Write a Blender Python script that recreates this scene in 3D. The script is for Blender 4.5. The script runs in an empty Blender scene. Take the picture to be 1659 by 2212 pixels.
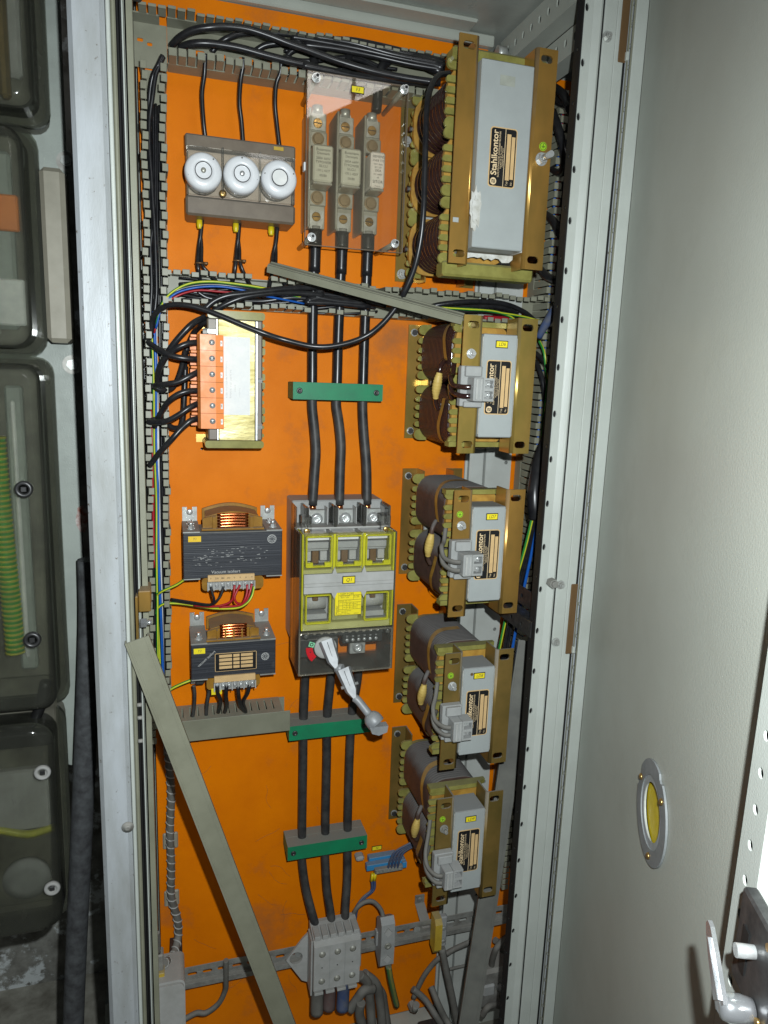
import bpy, bmesh, math, random
from mathutils import Vector, Matrix
from mathutils.geometry import tessellate_polygon
random.seed(7)
R_ = math.radians
SC = bpy.context.scene
COL = SC.collection

# ------------------------------------------------------------------ camera
# world: x right, z up, the mounting plate is the plane y = 0, the viewer stands at negative y
cd = bpy.data.cameras.new("camera")
cam = bpy.data.objects.new("camera", cd); COL.objects.link(cam)
cd.sensor_fit = 'VERTICAL'; cd.sensor_height = 36.0
cd.lens = 36.0 * 1535.0 / 2212.0
cd.clip_start = 0.01; cd.clip_end = 100
rot = Matrix(((0.9571908, 0.02012731, -0.28875709), (-0.28724384, 0.18919289, -0.93898723), (0.0357315, 0.98173364, 0.18687514)))
# rot maps camera axes to world axes
rot = Matrix(((rot[0][0], rot[0][1], rot[0][2]), (rot[1][0], rot[1][1], rot[1][2]), (rot[2][0], rot[2][1], rot[2][2])))
cam.matrix_world = Matrix.Translation((0, -1.15, 0)) @ rot.to_4x4()
SC.camera = cam

# ------------------------------------------------------------------ world and light
W = bpy.data.worlds.new("World"); SC.world = W; W.use_nodes = True
bg = W.node_tree.nodes["Background"]
bg.inputs[0].default_value = (0.66, 0.74, 0.80, 1); bg.inputs[1].default_value = 0.035
ld = bpy.data.lights.new("camera_flash", 'SPOT')
ld.energy = 53; ld.color = (0.93, 1.0, 1.02); ld.spot_size = R_(150); ld.spot_blend = 0.9; ld.shadow_soft_size = 0.006
lo = bpy.data.objects.new("camera_flash", ld); COL.objects.link(lo)
lo.location = (0.038, -1.15, 0.05)
lo.rotation_euler = (Vector((0.20, 0.0, -0.42)) - Vector(lo.location)).to_track_quat('-Z', 'Y').to_euler()
# daylight window panes high in the hall behind the photographer, seen mirrored in the acrylic sheet
for k_, (x_, z_, w_, h_) in enumerate(((.56, 1.42, .24, .62), (.83, 1.42, .24, .62), (1.10, 1.42, .24, .62))):
    wl = bpy.data.lights.new("hall_window", 'AREA'); wl.shape = 'RECTANGLE'; wl.size = w_; wl.size_y = h_; wl.energy = 19 * w_ * h_; wl.color = (1.0, .97, .94)
    wo = bpy.data.objects.new("hall_window", wl); COL.objects.link(wo); wo.location = (x_, -3.0, z_)
    wo.rotation_euler = (Vector((.25, 0, .3)) - Vector(wo.location)).to_track_quat('-Z', 'Y').to_euler()
SC.view_settings.view_transform = 'Standard'; SC.view_settings.look = 'None'
SC.view_settings.exposure = 0.0; SC.view_settings.gamma = 1.0
SC.view_settings.use_curve_mapping = False
SC.render.engine = 'CYCLES'
SC.cycles.max_bounces = 10; SC.cycles.transparent_max_bounces = 16; SC.cycles.transmission_bounces = 10

# ------------------------------------------------------------------ materials
MATS = {}
def mat(name, col, rough=0.5, metal=0.0, col2=None, var=0.5, scale=40.0, detail=4.0, stretch=(1, 1, 1), bump=0.0, bscale=None,
        dust=0.0, dustcol=(0.2, 0.19, 0.17), spec=0.5, trans=0.0, ior=1.45, alpha=1.0, spots=None, coat=0.0, roughvar=0.1):
    """procedural material: two tones mixed by noise in world space, optional dust lying on upward faces, fine relief"""
    m = bpy.data.materials.new(name); m.use_nodes = True
    nt = m.node_tree; N = nt.nodes; L = nt.links
    b = N["Principled BSDF"]
    b.inputs["Roughness"].default_value = rough; b.inputs["Metallic"].default_value = metal
    b.inputs["Specular IOR Level"].default_value = spec; b.inputs["IOR"].default_value = ior
    b.inputs["Transmission Weight"].default_value = trans; b.inputs["Alpha"].default_value = alpha
    b.inputs["Coat Weight"].default_value = coat
    geo = N.new("ShaderNodeNewGeometry")
    mp = N.new("ShaderNodeMapping"); mp.inputs["Scale"].default_value = stretch
    L.new(geo.outputs["Position"], mp.inputs["Vector"])
    no = N.new("ShaderNodeTexNoise"); no.inputs["Scale"].default_value = scale; no.inputs["Detail"].default_value = detail
    no.inputs["Roughness"].default_value = 0.62
    L.new(mp.outputs[0], no.inputs["Vector"])
    if col2 is None: col2 = tuple(c * 0.8 for c in col)
    ramp = N.new("ShaderNodeMapRange"); ramp.inputs[1].default_value = 0.36; ramp.inputs[2].default_value = 0.68
    ramp.inputs[3].default_value = 0.0; ramp.inputs[4].default_value = var * 2 if var < .5 else 1.0
    L.new(no.outputs[0], ramp.inputs[0])
    mx = N.new("ShaderNodeMix"); mx.data_type = 'RGBA'
    mx.inputs[6].default_value = (*col, 1); mx.inputs[7].default_value = (*col2, 1)
    L.new(ramp.outputs[0], mx.inputs[0])
    out = mx.outputs[2]
    if spots:   # spots = (colour, scale, threshold)
        n2 = N.new("ShaderNodeTexNoise"); n2.inputs["Scale"].default_value = spots[1]; n2.inputs["Detail"].default_value = 6; n2.inputs["Roughness"].default_value = .7
        L.new(geo.outputs["Position"], n2.inputs["Vector"])
        r2 = N.new("ShaderNodeMapRange"); r2.inputs[1].default_value = spots[2]; r2.inputs[2].default_value = spots[2] + (spots[3] if len(spots) > 3 else 0.06)
        L.new(n2.outputs[0], r2.inputs[0])
        m2 = N.new("ShaderNodeMix"); m2.data_type = 'RGBA'; m2.inputs[7].default_value = (*spots[0], 1)
        L.new(r2.outputs[0], m2.inputs[0]); L.new(out, m2.inputs[6]); out = m2.outputs[2]
    if dust > 0:
        sep = N.new("ShaderNodeSeparateXYZ"); L.new(geo.outputs["Normal"], sep.inputs[0])
        nd = N.new("ShaderNodeTexNoise"); nd.inputs["Scale"].default_value = 55; nd.inputs["Detail"].default_value = 5
        L.new(geo.outputs["Position"], nd.inputs["Vector"])
        ad = N.new("ShaderNodeMath"); ad.operation = 'MULTIPLY_ADD'; ad.inputs[1].default_value = 0.7; ad.inputs[2].default_value = -0.35
        L.new(nd.outputs[0], ad.inputs[0])
        a2 = N.new("ShaderNodeMath"); a2.operation = 'ADD'; L.new(ad.outputs[0], a2.inputs[0]); L.new(sep.outputs[2], a2.inputs[1])
        dr = N.new("ShaderNodeMapRange"); dr.inputs[1].default_value = 0.12; dr.inputs[2].default_value = 0.75
        dr.inputs[3].default_value = 0.0; dr.inputs[4].default_value = dust
        L.new(a2.outputs[0], dr.inputs[0])
        md = N.new("ShaderNodeMix"); md.data_type = 'RGBA'; md.inputs[7].default_value = (*dustcol, 1)
        L.new(dr.outputs[0], md.inputs[0]); L.new(out, md.inputs[6]); out = md.outputs[2]
        rr = N.new("ShaderNodeMapRange"); rr.inputs[3].default_value = rough; rr.inputs[4].default_value = 0.9
        L.new(dr.outputs[0], rr.inputs[0]); L.new(rr.outputs[0], b.inputs["Roughness"])
        if metal > 0:
            rm = N.new("ShaderNodeMapRange"); rm.inputs[3].default_value = metal; rm.inputs[4].default_value = 0.0
            L.new(dr.outputs[0], rm.inputs[0]); L.new(rm.outputs[0], b.inputs["Metallic"])
    elif roughvar > 0:
        rr = N.new("ShaderNodeMapRange"); rr.inputs[1].default_value = .3; rr.inputs[2].default_value = .7
        rr.inputs[3].default_value = max(0.02, rough - roughvar); rr.inputs[4].default_value = min(1, rough + roughvar)
        L.new(no.outputs[0], rr.inputs[0]); L.new(rr.outputs[0], b.inputs["Roughness"])
    L.new(out, b.inputs["Base Color"])
    if bump > 0:
        nb = N.new("ShaderNodeTexNoise"); nb.inputs["Scale"].default_value = bscale or scale * 8; nb.inputs["Detail"].default_value = 3
        L.new(mp.outputs[0], nb.inputs["Vector"])
        bp = N.new("ShaderNodeBump"); bp.inputs["Strength"].default_value = bump; bp.inputs["Distance"].default_value = 0.001
        L.new(nb.outputs[0], bp.inputs["Height"]); L.new(bp.outputs[0], b.inputs["Normal"])
    MATS[name] = m
    return m

mat('orange', (0.72, 0.188, 0.0), .52, col2=(0.63, 0.152, 0.0), var=.5, scale=9, detail=7, spec=.16, bump=.35, bscale=700, spots=((0.33, 0.125, 0.04), 4.5, .55, .22), roughvar=.06)
mat('cabinet_paint', (0.40, 0.42, 0.37), .38, col2=(0.33, 0.345, 0.30), var=.4, scale=9, bump=.22, bscale=800, roughvar=.05)
mat('frame_paint', (0.43, 0.455, 0.42), .40, col2=(0.36, 0.38, 0.345), var=.4, scale=9, bump=.22, bscale=800, roughvar=.06)
mat('post_paint', (0.355, 0.378, 0.395), .5, col2=(0.20, 0.205, 0.185), var=.36, scale=26, detail=8, stretch=(1, 1, .22), bump=.2, bscale=700, spots=((0.12, 0.105, 0.085), 120, .625), roughvar=.06)
mat('door_paint', (0.40, 0.415, 0.365), .38, col2=(0.37, 0.38, 0.33), var=.4, scale=5, bump=.22, bscale=420, roughvar=.05, spots=((0.33, 0.335, 0.285), 6, .56, .3))
mat('inner_steel', (0.37, 0.39, 0.35), .36, col2=(0.27, 0.28, 0.25), var=.45, scale=12, bump=.12, bscale=500)
mat('upright_paint', (0.46, 0.48, 0.45), .4, col2=(0.38, 0.39, 0.36), var=.4, scale=15, dust=.5)
mat('galv', (0.50, 0.52, 0.50), .38, .5, col2=(0.36, 0.36, 0.33), var=.5, scale=60, dust=.7)
mat('galv_dusty', (0.38, 0.38, 0.35), .5, .5, col2=(0.22, 0.21, 0.19), var=.6, scale=45, dust=.9)
mat('steel', (0.66, 0.68, 0.67), .30, .6, col2=(0.45, 0.45, 0.44), scale=120)
mat('chrome', (0.75, 0.78, 0.79), .16, .85, col2=(0.6, 0.6, 0.62), scale=50)
mat('dark_steel', (0.10, 0.10, 0.10), .4, .7, col2=(0.05, 0.05, 0.05), scale=100)
mat('duct', (0.235, 0.235, 0.175), .42, col2=(0.19, 0.19, 0.14), var=.45, scale=25, dust=.35, dustcol=(0.25, 0.245, 0.21))
mat('duct_lid', (0.205, 0.205, 0.15), .45, col2=(0.165, 0.165, 0.118), var=.45, scale=22, bump=.1, bscale=600, dust=.3, dustcol=(0.27, 0.265, 0.225))
mat('duct_lid_dark', (0.16, 0.16, 0.14), .5, col2=(0.11, 0.11, 0.10), var=.5, scale=16, dust=.5)
mat('cable', (0.010, 0.010, 0.012), .30, col2=(0.02, 0.02, 0.021), scale=90, dust=.12, dustcol=(.09, .088, .08))
mat('cable_dusty', (0.020, 0.020, 0.021), .5, col2=(0.052, 0.05, 0.047), scale=40, dust=.5, dustcol=(.17, .16, .145))
mat('cable_grey', (0.13, 0.125, 0.11), .7, col2=(0.085, 0.08, 0.07), scale=40, dust=.6)
mat('wire_blue', (0.012, 0.10, 0.42), .4, scale=60)
mat('wire_red', (0.36, 0.012, 0.02), .4, scale=60)
mat('wire_yellow', (0.55, 0.56, 0.03), .4, scale=60)
mat('wire_green', (0.03, 0.25, 0.04), .4, scale=60)
mat('wire_blue_dusty', (0.03, 0.06, 0.16), .6, col2=(.09, .10, .13), scale=50, dust=.6)
mat('wire_green_dusty', (0.04, 0.13, 0.03), .6, col2=(.09, .10, .06), scale=50, dust=.5)
mat('wire_yellow_dusty', (0.22, 0.22, 0.04), .6, col2=(.14, .14, .06), scale=50, dust=.5)
mat('wire_red_dusty', (0.10, 0.05, 0.045), .6, col2=(.10, .08, .075), scale=50, dust=.6)
mat('green', (0.006, 0.20, 0.085), .5, col2=(0.01, 0.15, 0.07), var=.4, scale=30, bump=.15, bscale=700, dust=.93, dustcol=(.2, .19, .17))
mat('zinc_yellow', (0.50, 0.32, 0.085), .28, .62, col2=(0.29, 0.225, 0.055), var=.6, scale=13, stretch=(1, 1, .5), dust=.35)
mat('zinc_brown', (0.50, 0.275, 0.065), .28, .62, col2=(0.25, 0.165, 0.045), var=.6, scale=11, stretch=(1, 1, .5), dust=.5)
mat('zinc_dusty', (0.26, 0.165, 0.045), .45, .5, col2=(0.16, 0.115, 0.03), var=.6, scale=14, dust=.8)
mat('enamel', (0.024, 0.010, 0.009), .16, col2=(0.036, 0.015, 0.012), scale=70, coat=.6)
mat('enamel_dusty', (0.075, 0.044, 0.034), .45, col2=(0.05, 0.03, 0.024), scale=60, dust=.95, dustcol=(.125, .12, .115))
mat('former', (0.25, 0.235, 0.065), .22, col2=(0.17, 0.155, 0.04), scale=45, dust=.25, trans=.0)
mat('paper', (0.42, 0.24, 0.045), .42, col2=(0.28, 0.14, 0.025), scale=60, stretch=(1, .3, 1), dust=.3)
mat('bandage', (0.60, 0.44, 0.13), .5, col2=(0.45, 0.30, 0.07), scale=50, bump=.4, bscale=300)
mat('white_core', (0.335, 0.36, 0.352), .5, col2=(0.30, 0.32, 0.312), var=.4, scale=20, dust=.85, dustcol=(.20, .20, .195))
mat('white_flake', (0.56, 0.56, 0.53), .8, col2=(0.36, 0.35, 0.30), scale=80, bump=.8, bscale=200)
mat('white_cap', (0.70, 0.72, 0.74), .28, col2=(0.62, 0.63, 0.64), scale=20, roughvar=.05)
mat('plastic_grey', (0.33, 0.335, 0.325), .42, col2=(0.27, 0.275, 0.265), scale=40, dust=.55, dustcol=(.27, .27, .265))
mat('plastic_grey_light', (0.40, 0.40, 0.385), .45, col2=(0.33, 0.33, 0.31), scale=40, dust=.5)
mat('plastic_dark', (0.035, 0.036, 0.034), .4, scale=40, dust=.4)
mat('black', (0.008, 0.008, 0.008), .5, scale=40)
mat('seal_and_shade', (0.006, 0.006, 0.006), .7, scale=40)  # rubber seals, and black strips that paint shade into holes and gaps
mat('base_dark', (0.155, 0.125, 0.09), .40, col2=(0.11, 0.085, 0.06), scale=30, dust=.6, dustcol=(.15, .14, .125))
mat('term_orange', (0.80, 0.245, 0.05), .45, col2=(0.72, 0.21, 0.04), var=.4, scale=30)
mat('foil', (0.46, 0.41, 0.22), .46, .6, col2=(0.30, 0.25, 0.08), scale=26, stretch=(.5, 1, 1.6), bump=.6, bscale=130, roughvar=.1)
mat('silver_paper', (0.62, 0.63, 0.62), .55, .0, col2=(0.75, 0.75, 0.72), scale=50)
mat('lamination', (0.015, 0.017, 0.022), .5, .0, col2=(0.034, 0.037, 0.046), scale=30, stretch=(.12, 1, 14), bump=.5, bscale=60, dust=.85, dustcol=(.22, .215, .2), spots=None)
mat('amber', (0.30, 0.155, 0.025), .28, col2=(0.20, 0.095, 0.015), scale=40, dust=.5, dustcol=(.24, .22, .18))
mat('copper', (0.75, 0.27, 0.10), .25, 1.0, col2=(0.45, 0.13, 0.05), scale=80)
mat('brass', (0.55, 0.36, 0.13), .3, .9, col2=(0.35, 0.22, 0.08), scale=60)
mat('tin', (0.40, 0.40, 0.35), .38, .4, col2=(0.29, 0.285, 0.24), scale=30, dust=.3)
mat('fuse_ceramic', (0.47, 0.475, 0.40), .5, col2=(0.40, 0.40, 0.33), var=.4, scale=30, dust=.4)
mat('fuse_white', (0.70, 0.66, 0.62), .45, col2=(0.55, 0.55, 0.5), scale=30)
mat('label_yellow', (0.80, 0.66, 0.015), .5, col2=(0.72, 0.58, 0.02), var=.3, scale=60)
mat('label_yellow2', (0.76, 0.50, 0.02), .5, col2=(0.66, 0.42, 0.02), var=.3, scale=60)
mat('label_gold', (0.62, 0.42, 0.20), .42, col2=(0.52, 0.35, 0.17), scale=60)
mat('label_black', (0.010, 0.010, 0.011), .4, scale=60)
mat('label_white', (0.7, 0.7, 0.68), .5, scale=60)
mat('ink', (0.02, 0.02, 0.02), .6, scale=60)
mat('ink_soft', (0.075, 0.072, 0.06), .6, scale=60)
mat('ink_cream', (0.72, 0.55, 0.33), .5, scale=60)
mat('ink_white', (0.5, 0.5, 0.48), .5, scale=60)
mat('ground_green', (0.35, 0.62, 0.02), .45, scale=60)
mat('sign_red', (0.55, 0.012, 0.02), .4, scale=60)
mat('sign_green', (0.25, 0.62, 0.36), .4, scale=60)
mat('yellow_ferrule', (0.66, 0.50, 0.01), .4, scale=60)
mat('yellow_plastic', (0.52, 0.36, 0.04), .45, col2=(.38, .25, .03), scale=30, dust=.5)
mat('blue_plastic', (0.035, 0.24, 0.50), .45, scale=40, dust=.6)
mat('hinge_brown', (0.22, 0.13, 0.06), .4, .5, col2=(0.15, 0.085, 0.04), scale=20, stretch=(1, 1, .2))
mat('pvc_beige', (0.30, 0.28, 0.22), .5, col2=(0.24, 0.225, 0.175), scale=20, spots=((.06, .05, .04), 60, .68))
mat('concrete', (0.34, 0.33, 0.28), .85, col2=(0.16, 0.15, 0.12), var=.7, scale=18, detail=8, bump=1.0, bscale=120)
mat('wall_flaking', (0.30, 0.30, 0.27), .8, col2=(0.12, 0.115, 0.10), scale=20, bump=.6, bscale=90, spots=((.62, .66, .66), 11, .56))
mat('machine_paint', (0.33, 0.365, 0.33), .42, col2=(0.24, 0.265, 0.24), var=.4, scale=18, bump=.3, bscale=500, spots=((.10, .095, .085), 70, .70))
mat('grime', (0.15, 0.145, 0.11), .5, col2=(0.06, 0.057, 0.043), scale=14, dust=.4)
mat('hose_green', (0.06, 0.32, 0.03), .45, scale=60, dust=.2)
mat('hose_yellow', (0.45, 0.44, 0.04), .45, scale=60)
mat('rubber_pipe', (0.075, 0.08, 0.083), .75, col2=(0.03, 0.03, 0.032), scale=60, bump=.4, bscale=300)
mat('rust', (0.25, 0.07, 0.04), .8, col2=(.5, .5, .48), scale=60)

def clear(name, col, rough, tint_alpha, dirt=0.25, dirtcol=(.2, .19, .15), scale=12, haze=0.0, streak=(1, 1, 1)):
    """thin clear plastic: mostly see-through with a glossy face and a film of dirt"""
    m = bpy.data.materials.new(name); m.use_nodes = True
    nt = m.node_tree; N = nt.nodes; L = nt.links
    for n in list(N): N.remove(n)
    o = N.new("ShaderNodeOutputMaterial")
    tr = N.new("ShaderNodeBsdfTransparent"); tr.inputs[0].default_value = (*col, 1)
    gl = N.new("ShaderNodeBsdfGlossy"); gl.inputs["Roughness"].default_value = rough
    if haze > 0:      # cloudy plastic: part of the light goes through scattered
        rf = N.new("ShaderNodeBsdfRefraction"); rf.inputs["IOR"].default_value = 1.12; rf.inputs["Roughness"].default_value = .45; rf.inputs[0].default_value = (*col, 1)
        hm = N.new("ShaderNodeMixShader"); hm.inputs[0].default_value = haze; L.new(tr.outputs[0], hm.inputs[1]); L.new(rf.outputs[0], hm.inputs[2]); tr = hm
    fr = N.new("ShaderNodeFresnel"); fr.inputs[0].default_value = 1.49
    a = N.new("ShaderNodeMixShader"); L.new(fr.outputs[0], a.inputs[0]); L.new(tr.outputs[0], a.inputs[1]); L.new(gl.outputs[0], a.inputs[2])
    df = N.new("ShaderNodeBsdfDiffuse"); df.inputs[0].default_value = (*dirtcol, 1)
    geo = N.new("ShaderNodeNewGeometry"); no = N.new("ShaderNodeTexNoise"); no.inputs["Scale"].default_value = scale; no.inputs["Detail"].default_value = 6
    mpp = N.new("ShaderNodeMapping"); mpp.inputs["Scale"].default_value = streak; L.new(geo.outputs["Position"], mpp.inputs["Vector"])
    L.new(mpp.outputs[0], no.inputs["Vector"])
    mr = N.new("ShaderNodeMapRange"); mr.inputs[1].default_value = .3; mr.inputs[2].default_value = .75
    mr.inputs[3].default_value = dirt * .4 + tint_alpha; mr.inputs[4].default_value = dirt + tint_alpha
    L.new(no.outputs[0], mr.inputs[0])
    b = N.new("ShaderNodeMixShader"); L.new(mr.outputs[0], b.inputs[0]); L.new(a.outputs[0], b.inputs[1]); L.new(df.outputs[0], b.inputs[2])
    L.new(b.outputs[0], o.inputs[0]); MATS[name] = m
clear('acrylic', (0.975, 0.955, 0.91), .02, .004, .04, (.45, .42, .34))
clear('clear_cover', (0.975, 0.975, 0.96), .07, .015, .06, (.52, .52, .48), 40)
clear('clear_clean', (0.985, 0.985, 0.975), .05, .004, .022, (.5, .5, .46), 40)
clear('clear_dusty', (0.93, 0.90, 0.84), .10, .05, .16, (.40, .38, .32), 30)
clear('yellow_edge', (0.95, 0.93, 0.35), .10, .30, .25, (.74, .71, .05), 60)
mat('porcelain', (0.44, 0.36, 0.28), .4, col2=(0.36, 0.27, 0.19), scale=25)
clear('clear_yellow', (0.98, 0.975, 0.80), .08, .02, .06, (.66, .64, .22), 30)
clear('smoked', (0.72, 0.735, 0.68), .10, .03, .28, (.105, .108, .088), 30, .22, (1, 1, .3))
mat('residue', (0.36, 0.375, 0.32), .6, scale=60)
mat('ring_grey', (0.21, 0.22, 0.225), .5, col2=(0.16, 0.17, 0.17), scale=40)

# ------------------------------------------------------------------ mesh builder: points are (x, d, z), d = metres in front of the mounting plate
class MB:
    def __init__(s): s.v = []; s.f = []; s.sm = []
    def _add(s, vs, fs, smooth=False):
        o = len(s.v); s.v += [tuple(p) for p in vs]
        for f in fs: s.f.append([i + o for i in f]); s.sm.append(smooth)
    def box(s, x0, x1, d0, d1, z0, z1, c=0.0):
        if x1 < x0: x0, x1 = x1, x0
        if d1 < d0: d0, d1 = d1, d0
        if z1 < z0: z0, z1 = z1, z0
        c = min(c, (x1 - x0) * .45, (d1 - d0) * .45, (z1 - z0) * .45)
        if c <= 0:
            vs = [(x, d, z) for x in (x0, x1) for d in (d0, d1) for z in (z0, z1)]
            s._add(vs, [(0, 1, 3, 2), (4, 6, 7, 5), (0, 4, 5, 1), (2, 3, 7, 6), (0, 2, 6, 4), (1, 5, 7, 3)]); return s
        bm = bmesh.new()
        X = ((x0, x0 + c, x1 - c, x1)); D = ((d0, d0 + c, d1 - c, d1)); Z = ((z0, z0 + c, z1 - c, z1))
        vs = {}; L = []
        for i in (0, 3):
            for j in (1, 2):
                for k in (1, 2):
                    vs[(i, j, k)] = len(L); L.append((X[i], D[j], Z[k]))
        for j in (0, 3):
            for i in (1, 2):
                for k in (1, 2):
                    vs[(i, j, k)] = len(L); L.append((X[i], D[j], Z[k]))
        for k in (0, 3):
            for i in (1, 2):
                for j in (1, 2):
                    vs[(i, j, k)] = len(L); L.append((X[i], D[j], Z[k]))
        bm.free()
        g = lambda *t: vs[t]
        F = []
        for i in (0, 3): F.append([g(i, 1, 1), g(i, 2, 1), g(i, 2, 2), g(i, 1, 2)])
        for j in (0, 3): F.append([g(1, j, 1), g(2, j, 1), g(2, j, 2), g(1, j, 2)])
        for k in (0, 3): F.append([g(1, 1, k), g(2, 1, k), g(2, 2, k), g(1, 2, k)])
        nn = {0: 1, 3: 2}
        for i in (0, 3):
            for j in (0, 3): F.append([g(i, nn[j], 1), g(i, nn[j], 2), g(nn[i], j, 2), g(nn[i], j, 1)])
            for k in (0, 3): F.append([g(i, 1, nn[k]), g(i, 2, nn[k]), g(nn[i], 2, k), g(nn[i], 1, k)])
            for j in (0, 3):
                for k in (0, 3): F.append([g(i, nn[j], nn[k]), g(nn[i], j, nn[k]), g(nn[i], nn[j], k)])
        for j in (0, 3):
            for k in (0, 3): F.append([g(1, j, nn[k]), g(2, j, nn[k]), g(2, nn[j], k), g(1, nn[j], k)])
        s._add(L, F); return s
    def prism(s, outer, a0, a1, axis='d', holes=()):
        """outline (with holes) extruded: axis d -> points (x,z); axis x -> (d,z); axis z -> (x,d)"""
        loops = [list(outer)] + [list(h) for h in holes]
        flat = [p for l in loops for p in l]
        tri = tessellate_polygon([[Vector((p[0], p[1], 0)) for p in l] for l in loops])
        def P(p, a):
            if axis == 'd': return (p[0], a, p[1])
            if axis == 'x': return (a, p[0], p[1])
            return (p[0], p[1], a)
        n = len(flat)
        vs = [P(p, a0) for p in flat] + [P(p, a1) for p in flat]
        if not holes:
            fs = [list(range(n)), list(range(2 * n - 1, n - 1, -1))]
        else:
            fs = [list(t) for t in tri] + [[i + n for i in reversed(t)] for t in tri]
        o = 0
        for l in loops:
            k = len(l)
            for i in range(k): fs.append([o + i, o + (i + 1) % k, o + (i + 1) % k + n, o + i + n])
            o += k
        s._add(vs, fs); return s
    def cyl(s, p0, p1, r0, r1=None, n=12, smooth=True, cap=True):
        r1 = r0 if r1 is None else r1
        p0 = Vector(p0); p1 = Vector(p1); a = (p1 - p0).normalized()
        u = a.orthogonal().normalized(); w = a.cross(u)
        vs = []
        for p, r in ((p0, r0), (p1, r1)):
            for i in range(n):
                t = 2 * math.pi * (i + .5) / n; vs.append(p + (u * math.cos(t) + w * math.sin(t)) * r)
        s._add(vs, [(i, (i + 1) % n, (i + 1) % n + n, i + n) for i in range(n)], smooth)
        if cap: s._add(vs, [list(range(n))[::-1], list(range(n, 2 * n))])
        return s
    def lathe(s, p0, axis, prof, n=20, smooth=True):
        """profile [(radius, distance along axis)...]"""
        p0 = Vector(p0); a = Vector(axis).normalized(); u = a.orthogonal().normalized(); w = a.cross(u)
        vs = []
        for r, h in prof:
            for i in range(n):
                t = 2 * math.pi * i / n; vs.append(p0 + a * h + (u * math.cos(t) + w * math.sin(t)) * max(r, 1e-5))
        m = len(prof)
        fs = [(j * n + i, j * n + (i + 1) % n, (j + 1) * n + (i + 1) % n, (j + 1) * n + i) for j in range(m - 1) for i in range(n)]
        s._add(vs, fs, smooth); s._add(vs[:n], [list(range(n))]); s._add(vs[-n:], [list(range(n))]); return s
    def tube(s, pts, r, n=8, sub=5, smooth=True, twist=None, cap=True):
        P = spline(pts, sub) if sub > 1 else [Vector(p) for p in pts]
        rr = r if callable(r) else (lambda t: r)
        m = len(P); fr = None; vs = []
        for i, p in enumerate(P):
            t = (P[min(i + 1, m - 1)] - P[max(i - 1, 0)])
            t = t.normalized() if t.length > 1e-9 else Vector((0, 0, 1))
            if fr is None: fr = t.orthogonal().normalized()
            fr = (fr - t * fr.dot(t)); fr = fr.normalized() if fr.length > 1e-6 else t.orthogonal().normalized()
            w = t.cross(fr); R = rr(i / (m - 1))
            for k in range(n):
                a = 2 * math.pi * k / n; vs.append(p + (fr * math.cos(a) + w * math.sin(a)) * R)
        s._add(vs, [(i * n + k, i * n + (k + 1) % n, (i + 1) * n + (k + 1) % n, (i + 1) * n + k) for i in range(m - 1) for k in range(n)], smooth)
        if cap: s._add(vs[:n], [list(range(n))]); s._add(vs[-n:], [list(range(n))])
        return s
    def mesh(s, name, m, origin=(0, 0, 0)):
        me = bpy.data.meshes.new(name)
        ox, od, oz = origin
        me.from_pydata([(x - ox, -(d - od), z - oz) for x, d, z in s.v], [], s.f)
        for p, f in zip(me.polygons, s.sm): p.use_smooth = f
        bm = bmesh.new(); bm.from_mesh(me); bmesh.ops.remove_doubles(bm, verts=bm.verts, dist=1e-6)
        bmesh.ops.recalc_face_normals(bm, faces=bm.faces); bm.to_mesh(me); bm.free()
        me.materials.append(MATS[m]); return me
    def build(s, name, m, parent=None, origin=None):
        if origin is None: origin = ORG.get(parent.name, (0, 0, 0)) if parent else (0, 0, 0)
        o = bpy.data.objects.new(name, s.mesh(name, m, origin)); COL.objects.link(o)
        if parent: o.parent = parent; ORG[o.name] = origin
        else: o.location = (origin[0], -origin[1], origin[2]); ORG[o.name] = origin
        return o
ORG = {}
def spline(pts, sub):
    P = [Vector(p) for p in pts]; m = len(P); out = []
    if m < 3: return [P[0].lerp(P[-1], i / sub) for i in range(sub + 1)]
    for i in range(m - 1):
        p0 = P[i - 1] if i else P[0] * 2 - P[1]; p1 = P[i]; p2 = P[i + 1]; p3 = P[i + 2] if i + 2 < m else P[-1] * 2 - P[-2]
        for k in range(sub):
            t = k / sub
            out.append(.5 * ((2 * p1) + (p2 - p0) * t + (2 * p0 - 5 * p1 + 4 * p2 - p3) * t * t + (3 * p1 - p0 - 3 * p2 + p3) * t ** 3))
    out.append(P[-1]); return out
def tag(o, label, cat, group=None):
    o['label'] = label; o['category'] = cat
    if group: o['group'] = group
    return o
def thing(name, label, cat, org=(0, 0, 0), group=None):
    """an Empty at the thing's base that parents its parts; org is (x, d, z)"""
    o = bpy.data.objects.new(name, None); COL.objects.link(o); o.empty_display_size = .02
    o.location = (org[0], -org[1], org[2]); ORG[o.name] = org
    return tag(o, label, cat, group)
def link_copy(o, parent=None):
    c = o.copy(); COL.objects.link(c); c.parent = parent; ORG[c.name] = ORG.get(o.name, (0, 0, 0))
    for ch in list(o.children): link_copy(ch, c)
    return c
def put(name, me, parent, loc, rotz=None):
    """one more piece that shares its mesh; loc (x,d,z) relative to the parent"""
    o = bpy.data.objects.new(name, me); COL.objects.link(o); o.parent = parent; o.location = (loc[0], -loc[1], loc[2]); return o
def rrect(x0, x1, z0, z1, r, n=4):
    out = []
    for cx, cz, a in ((x1 - r, z1 - r, 0), (x0 + r, z1 - r, 90), (x0 + r, z0 + r, 180), (x1 - r, z0 + r, 270)):
        for i in range(n + 1):
            t = R_(a + 90 * i / n); out.append((cx + r * math.cos(t), cz + r * math.sin(t)))
    return out
def circle(cx, cz, r, n=12): return [(cx + r * math.cos(2 * math.pi * i / n), cz + r * math.sin(2 * math.pi * i / n)) for i in range(n)]
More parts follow.
